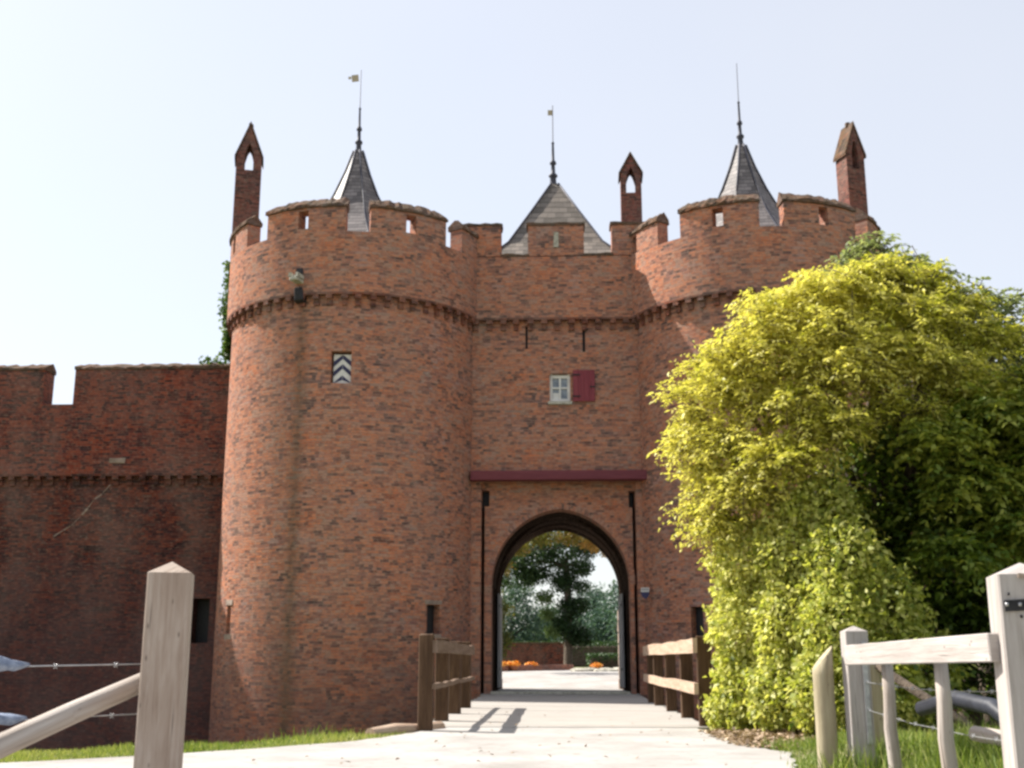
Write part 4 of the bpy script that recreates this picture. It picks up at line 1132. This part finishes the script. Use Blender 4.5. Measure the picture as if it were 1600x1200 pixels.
# ivy clinging to the back of the left tower
iv = empty('climbing_ivy', (-8.6, 29.6, 8.6), 'green ivy clinging to the left side of the left round tower above the curtain wall', 'ivy')
n = 2600
zz = RNG.uniform(8.55, 11.1, n); ang = R_(-96) + RNG.normal(size=n)*.10 
rr = 3.40 + np.abs(RNG.normal(size=n))*.075*(1 + .5*np.sin(zz*4))
P = np.stack([TLx + rr*np.sin(ang), TY - rr*np.cos(ang), zz], 1)
n2 = 70; P2 = np.stack([RNG.uniform(-9.4, -8.4, n2), RNG.uniform(29.2, 29.7, n2), 8.55 + np.abs(RNG.normal(size=n2))*.08], 1)
P = np.concatenate([P, P2]); D = rand_dir(len(P)) + np.array([-.5, 0, -.3])
leaf_mesh('leaves', P, D, rand_dir(len(P)) + np.array([-1, -.5, .5]), .13, .10, .5 + RNG.normal(size=len(P))*.25, M['ivy'], iv)
mb = MB(); mb.tube([(-8.45, 29.3, 8.5), (-8.47, 29.3, 9.6), (-8.5, 29.32, 10.9)], [.03, .02, .01], 6); mb.build('stem', M['bark'], iv)

# grass and litter ---------------------------------------------------------
def blades(name, pts, h, tint):
    n = len(pts)
    D = np.stack([RNG.normal(size=n)*.35, RNG.normal(size=n)*.35, np.ones(n)], 1)
    Nn = np.stack([RNG.normal(size=n), RNG.normal(size=n), np.zeros(n)], 1)
    o = leaf_mesh(name, pts, D, Nn, h*RNG.uniform(.3, 1.4, n)*(1 + .35*np.sin(pts[:, 0]*3.1 + pts[:, 1]*1.7)), .008, tint + .18*np.sin(pts[:, 0]*2.3) + RNG.normal(size=n)*.28, M['grass'])
    return tag(o, kind='stuff')
pts = []
while len(pts) < 38000:
    x = random.uniform(-8, -1.75); 
    # strip between path edge and bank
    e = lerp_tab(EDGE, x); yl = None
    ys = [y for y, xl in PL]
    y = random.uniform(9.3, e + .6)
    if x > lerp_tab(PL, y) - .04 + random.gauss(0, .05): continue
    pts.append((x, y, terrain(x, y)-.01))
blades('bank_grass', np.array(pts), .062, .66)
pts = []
while len(pts) < 42000:
    x = random.uniform(1.7, 5.5); y = random.uniform(5.6, 12.0)
    if x < lerp_tab(PR, y) + random.gauss(.04, .07): continue
    pts.append((x, y, terrain(x, y)-.01))
blades('verge_grass', np.array(pts), .082, .52)
pts = []
while len(pts) < 2600:       # taller tufts round the fence feet
    cx, cy = random.choice([(2.1, 8.5), (2.3, 8.9), (2.45, 7.6), (2.3, 7.2), (2.5, 6.8), (2.2, 6.6), (2.7, 7.9)])
    x, y = random.gauss(cx, .13), random.gauss(cy, .15)
    pts.append((x, y, terrain(x, y)-.01))
blades('tall_grass', np.array(pts), .20, .55)
pts = []
for _ in range(150):
    x = random.uniform(-3.2, -2.0); pts.append((x, lerp_tab(EDGE, x) + random.gauss(.1, .1), -.01))
blades('bank_weed', np.array(pts), .11, .5)
# dry leaves below the bush
n = 5200
X = RNG.uniform(1.75, 3.9, n); Y = RNG.uniform(11.2, 14.3, n)
keep = (Y > 11.2 + np.abs(X-2.6)*.7) & (X > np.interp(Y, [11, 12.5, 14.3], [2.12, 1.95, 1.85]) - np.abs(RNG.normal(size=n))*.18)
X, Y = X[keep], Y[keep]; n = len(X)
Z = np.array([max(terrain(a, b), 0) for a, b in zip(X, Y)]) + .025
D = rand_dir(n); D[:, 2] *= .25
o = leaf_mesh('leaf_litter', np.stack([X, Y, Z], 1), D, np.array([[0, 0, 1.0]]) + RNG.normal(size=(n, 3))*.3, .07, .05, .5 + RNG.normal(size=n)*.28, M['litter']); tag(o, kind='stuff')
n = 90
X = RNG.uniform(-2.5, 2.2, n); Y = 7 + 12*RNG.random(n)
k_ = np.array([lerp_tab(PL, b) + .1 < a < lerp_tab(PR, b) - .05 for a, b in zip(X, Y)]); X, Y = X[k_], Y[k_]; n = len(X)
D = rand_dir(n); D[:, 2] *= .2
o = leaf_mesh('path_litter', np.stack([X, Y, np.full(n, .045)], 1), D, np.array([[0, 0, 1.0]]) + RNG.normal(size=(n, 3))*.2,   .05, .03, .3 + RNG.normal(size=n)*.2, M['litter']); tag(o, kind='stuff')

# ------------------------------------------------------------------ the courtyard seen through the arch
def card_tree(name, base, clumps, lf, mat, label, r0=.3, fork=3.0, cat='tree', group=None, lean=(0, 0), flat_=.0):
    t = empty(name, base, label, cat, group)
    Ps = []; Ds = []; Ns = []; Ts = []
    for (x, y, z, rx, ry, rz, n, tn) in clumps:
        d = rand_dir(n); rad = .25 + .8*RNG.random((n, 1))**.8
        rad = rad*(1 + .22*np.sin(d[:, :1]*7 + z*2)*np.sin(d[:, 2:]*6 + x*3) + .10*RNG.normal(size=(n, 1)))
        Ps.append(np.array([x, y, z]) + d*np.array([rx, ry, rz])*rad)
        Ds.append(d*.5 + rand_dir(n)); Ns.append(rand_dir(n) + np.array([0, 0, .6])); Ts.append(tn + RNG.normal(size=n)*.16)
    P = np.concatenate(Ps); k = len(P)
    leaf_mesh('crown', P, np.concatenate(Ds), np.concatenate(Ns), lf*RNG.uniform(.6, 1.3, k), lf*.6*RNG.uniform(.7, 1.2, k), np.concatenate(Ts), mat, t)
    limbs(t, base, clumps[:7], r0, M['bark'], fork, lean=lean)
    return t
def ball(x, y, z, r, n, tn, fl=.8): return (x, y, z, r, r, r*fl, n, tn)
random.seed(5)
card_tree('courtyard_tree', (.78, 64, .35), [ball(.9,64,3.6,.75,1500,.16), ball(.6,64,5.0,.8,1700,.22), ball(.7,64,6.7,1.6,3200,.36), ball(-.8,63.6,6.6,1.1,2000,.42), ball(-2.0,63.6,6.0,1.0,2000,.5), ball(-1.4,63.6,5.2,.7,1100,.45), ball(1.6,63.8,5.7,.6,800,.4), ball(2.0,63.8,6.9,.8,1100,.42),
     ball(1.0,64,2.2,.75,1300,.12), ball(.4,63.6,2.7,.6,900,.25), ball(1.55,64,2.0,.6,800,.10), ball(-.45,63.5,4.1,.5,520,.8), ball(-.3,63.4,3.2,.42,480,.85), ball(-.05,63.4,2.3,.42,420,.85), ball(1.55,63.8,4.7,.5,420,.4), ball(1.5,63.8,3.8,.5,500,.3), ball(-.7,63.8,5.4,.7,900,.35), ball(-2.7,63.8,5.0,.6,500,.5), ball(.6,64,9.3,3,3000,.4)],
     .16, M['leafF'], 'tall dark ivy covered tree in the middle of the courtyard beyond the arch', .22, 5.6)
card_tree('courtyard_tree', (-3.0, 52, .35), [ball(-2.6,52,3.0,.75,1200,.30), ball(-3.0,52,2.3,.8,1300,.35), ball(-3.0,52,3.9,.7,1000,.5), ball(-2.4,52,1.7,.6,900,.12), ball(-2.7,52.3,1.2,.6,900,.05), ball(-3.1,51.5,2.7,.5,500,.75), ball(-3.4,52,5.0,.8,900,.6)],
     .14, M['leafA'], 'yellowing tree at the left side of the courtyard beyond the arch', .14, 2.0)
card_tree('overhanging_tree', (-4.6, 44, .35), [ball(-2.3,44,4.65,.55,700,.7,.6), ball(-1.4,44,4.95,.6,800,.5,.5), ball(-2.6,44,3.7,.35,300,.8), ball(-1.9,44,4.2,.4,260,.6), ball(-.5,44,5.35,.7,800,.42,.4), ball(.7,44,5.35,.6,650,.65,.4), ball(1.5,44,5.05,.45,380,.9,.45), ball(2.05,44,4.75,.25,120,.95,.5), ball(-2.7,44,4.2,.35,260,.9), ball(.2,44,6.2,1.6,1500,.4,.4), ball(-3.4,44,5.6,1.3,1300,.5,.6)],
     .13, M['leafA'], 'orange tinged branches overhanging from the upper left just beyond the arch', .05, 3.6)
for (x, y, s, lb, tn) in ((5.2, 92, 1.2, 'bluish tree with a rounded top behind the right hedge beyond the arch', .45), (2.9, 100, 1.2, 'bluish tree between the ivy covered trunk and the right hand trees beyond the arch', .4),
                      (-3.6, 98, 1.3, 'pale blue green tree behind the brick wall left of the ivy covered trunk', .62), (-.9, 112, 1.0, 'distant blue green tree just left of the ivy covered trunk', .55), (7.4, 84, 1.3, 'blue green tree at the right edge of the view through the arch', .55), (-8.5, 90, 1.3, 'dark green tree at the left edge of the view through the arch', .3)):
    card_tree('far_tree', (x, y, .35), [ball(x, y, 3.7*s, 1.9*s, 2200, tn), ball(x-1.4*s, y, 2.6*s, 1.4*s, 1200, tn-.1), ball(x+1.5*s, y, 2.9*s, 1.5*s, 1300, tn-.05), ball(x+.5*s, y, 5.0*s, 1.1*s, 800, tn+.1), ball(x, y-.5, 1.5*s, 1.8*s, 1500, tn-.4, .6)],
              .26, M['leafH'], lb, .3, 2.2, group='far trees beyond the courtyard')
# woodland behind everything
Ps = []
for k in range(26):
    x = -60 + k*5 + random.uniform(-1.5, 1.5); r = random.uniform(2.6, 4.2); d = rand_dir(900)
    Ps.append(np.array([x, 130 + random.uniform(-4, 4), 2.4]) + d*np.array([r*1.1, 2, r*.8])*(.6+.5*RNG.random((900, 1))))
P = np.concatenate(Ps)
o = leaf_mesh('woodland', P, rand_dir(len(P)), rand_dir(len(P)), .55, .4, .35 + RNG.normal(size=len(P))*.15, M['leafH']); tag(o, kind='stuff')
# hedge
def hedge(x0, x1, y, z0, h, dp, n, label):
    P = np.stack([RNG.uniform(x0, x1, n), y + RNG.uniform(-dp/2, dp/2, n), z0 + h*RNG.random(n)**.4], 1)
    t = empty('hedge', ((x0+x1)/2, y, z0), label, 'hedge')
    leaf_mesh('foliage', P, rand_dir(n), rand_dir(n) + np.array([0, 0, .8]), .13, .08, .45 + RNG.normal(size=n)*.15, M['leafF'], t)
    mb = MB(); mb.box(((x0+x1)/2, y, z0+h*.42), (x1-x0-.2, dp*.7, h*.8), jit=.05, bev=.1); mb.build('inner_growth', M['hedgecore'] if 'hedgecore' in M else M['bark'], t)
hedge(1.7, 7.5, 60, .35, .75, 1.6, 7000, 'clipped green hedge to the right of the ivy covered trunk beyond the arch')
hedge(-8, 9, 76, .35, 1.6, 1.5, 9000, 'long dark hedge at the back of the courtyard')
# brick garden walls
g = MB(); slab(g, flat(70), frange(-3.2, .6, 4), [.3, 1.75], .4); gwall = empty('garden_wall', (-1.3, 70, .3), 'brick garden wall behind the flower pots beyond the arch', 'wall'); g.build('wall', M['brickU'], gwall)
g = MB(); g.box((-1.3, 70.2, 1.79), (3.9, .5, .09), axis=0); g.build('coping', M['cope'], gwall)
lw = empty('low_wall', (-1.2, 45, .3), 'knee high brick planter wall under the orange flowers on the left of the courtyard', 'wall')
g = MB()
pa, pb = Vector((-4.4, 41.5, .25)), Vector((.9, 53.5, .33))
n = 14
for i in range(n):
    a = pa.lerp(pb, i/n); b = pa.lerp(pb, (i+1)/n)
    z0, z1 = .15, .62
    g.face([(a.x, a.y, z0), (b.x, b.y, z0), (b.x, b.y, z1), (a.x, a.y, z1)], [(i*.9, z0), (i*.9+.9, z0), (i*.9+.9, z1), (i*.9, z1)])
    g.face([(a.x, a.y, z1), (b.x, b.y, z1), (b.x-.3, b.y+.3, z1), (a.x-.3, a.y+.3, z1)], [(i*.9, 0), (i*.9+.9, 0), (i*.9+.9, .4), (i*.9, .4)])
g.build('wall', M['brickR'], lw)
for i, (x, y, z, s, lb) in enumerate(((-2.05, 46.5, .62, .55, 'leftmost bowl of orange flowers on the low wall beyond the arch'), (-1.60, 47.5, .62, .66, 'middle bowl of orange flowers on the low wall, the largest of three'), (-.93, 49.8, .60, .58, 'rightmost bowl of orange flowers on the low wall beyond the arch'), (1.77, 49.0, .56, .55, 'bowl of orange flowers among the rocks on the right of the courtyard'))):
    t = empty('flower_bowl', (x, y, z-.3), lb, 'planter', 'orange flower bowls in the courtyard')
    mb = MB(); mb.lathe((x, y, z-.28), [(0, 0), (.18*s, 0), (.30*s, .22), (.33*s, .28), (.29*s, .28), (0, .24)], 14); mb.build('bowl', M['terracotta'], t)
    n = 260; d = rand_dir(n); d[:, 2] = np.abs(d[:, 2]); P = np.array([x, y, z]) + d*np.array([.42*s, .4*s, .20*s])*(.7+.4*RNG.random((n, 1)))
    leaf_mesh('flowers', P, rand_dir(n), d + rand_dir(n)*.4, .08, .07, .6 + RNG.normal(size=n)*.35, M['flower'], t)
random.seed(9)
for i, (x, y, r, lb) in enumerate(((1.0, 47.2, .28, 'leftmost flat grey rock at the foot of the courtyard flowers'), (1.38, 47.6, .30, 'flat grey rock just left of the single flower bowl'), (2.15, 47.3, .30, 'mossy rock just right of the single flower bowl'), (2.7, 47.9, .36, 'largest mossy rock near the right edge of the archway view'), (1.8, 46.8, .22, 'small rock in front of the single flower bowl'))):
    mb = MB(); ns, nr = 9, 5
    jt = [[random.uniform(.8, 1.15) for _ in range(ns)] for _ in range(nr+1)]
    def rk(a, b):
        th = 2*PI*b/ns; ph = PI*a/nr; q = jt[a][b % ns] if 0 < a < nr else 1
        return (x + r*1.4*math.sin(ph)*math.cos(th)*q, y + r*math.sin(ph)*math.sin(th)*q, terrain(x, y) + .05 + r*.42*math.cos(ph)*q)
    for a in range(nr):
        for b in range(ns): mb.face([rk(a, b), rk(a+1, b), rk(a+1, b+1), rk(a, b+1)])
    tag(mb.build('rock', M['stone'], None, origin=(x, y, .3)), lb, 'rock', 'rocks edging the courtyard bed')

# ------------------------------------------------------------------ sky, sun, camera
EL, AZ = 46.0, 23.0     # elevation; degrees behind the facade plane, sun on the left
w = bpy.data.worlds.new('World'); bpy.context.scene.world = w; w.use_nodes = True
nt = w.node_tree; T = NT(nt)
sky = T.n('ShaderNodeTexSky', sky_type='NISHITA'); sky.sun_disc = False
sky.sun_elevation = R_(EL); sky.sun_rotation = R_(-(90-AZ))
sky.air_density = 1.0; sky.dust_density = 1.5; sky.ozone_density = 1.0
bg = nt.nodes['Background']; bg.inputs[1].default_value = .108
# a thin veil of high cloud
tc = T.n('ShaderNodeTexCoord').outputs['Generated']
veil = T.ramp(T.noise(tc, 1.2, 4, .5), [(.3, .50), (.7, .68)])
col = T.mix(veil, sky.outputs[0], (4.3, 4.3, 4.4))
T.link(col, bg.inputs[0])
sun = bpy.data.lights.new('sun', 'SUN'); sun.energy = 5.0; sun.angle = R_(.53); sun.color = (1, .95, .87)
so = bpy.data.objects.new('sun', sun); C.objects.link(so)
sd = Vector((-math.cos(R_(AZ))*math.cos(R_(EL)), math.sin(R_(AZ))*math.cos(R_(EL)), math.sin(R_(EL))))
so.rotation_euler = sd.to_track_quat('Z', 'Y').to_euler(); so.location = sd*60

cam = bpy.data.cameras.new('camera'); cam.sensor_width = 36; cam.lens = 40.5; cam.clip_end = 5000; cam.clip_start = .1
co = bpy.data.objects.new('camera', cam); C.objects.link(co)
co.location = (0, 0, .85)
co.rotation_euler = (R_(90 + 13.4355), 0, R_(2.0116))
sc = bpy.context.scene
sc.camera = co
sc.view_settings.view_transform = 'Standard'; sc.view_settings.look = 'None'
sc.view_settings.exposure = 1.08; sc.view_settings.gamma = 1
try:
    sc.cycles.pixel_filter_type = 'BLACKMAN_HARRIS'; sc.cycles.filter_width = 2.8
except Exception: pass
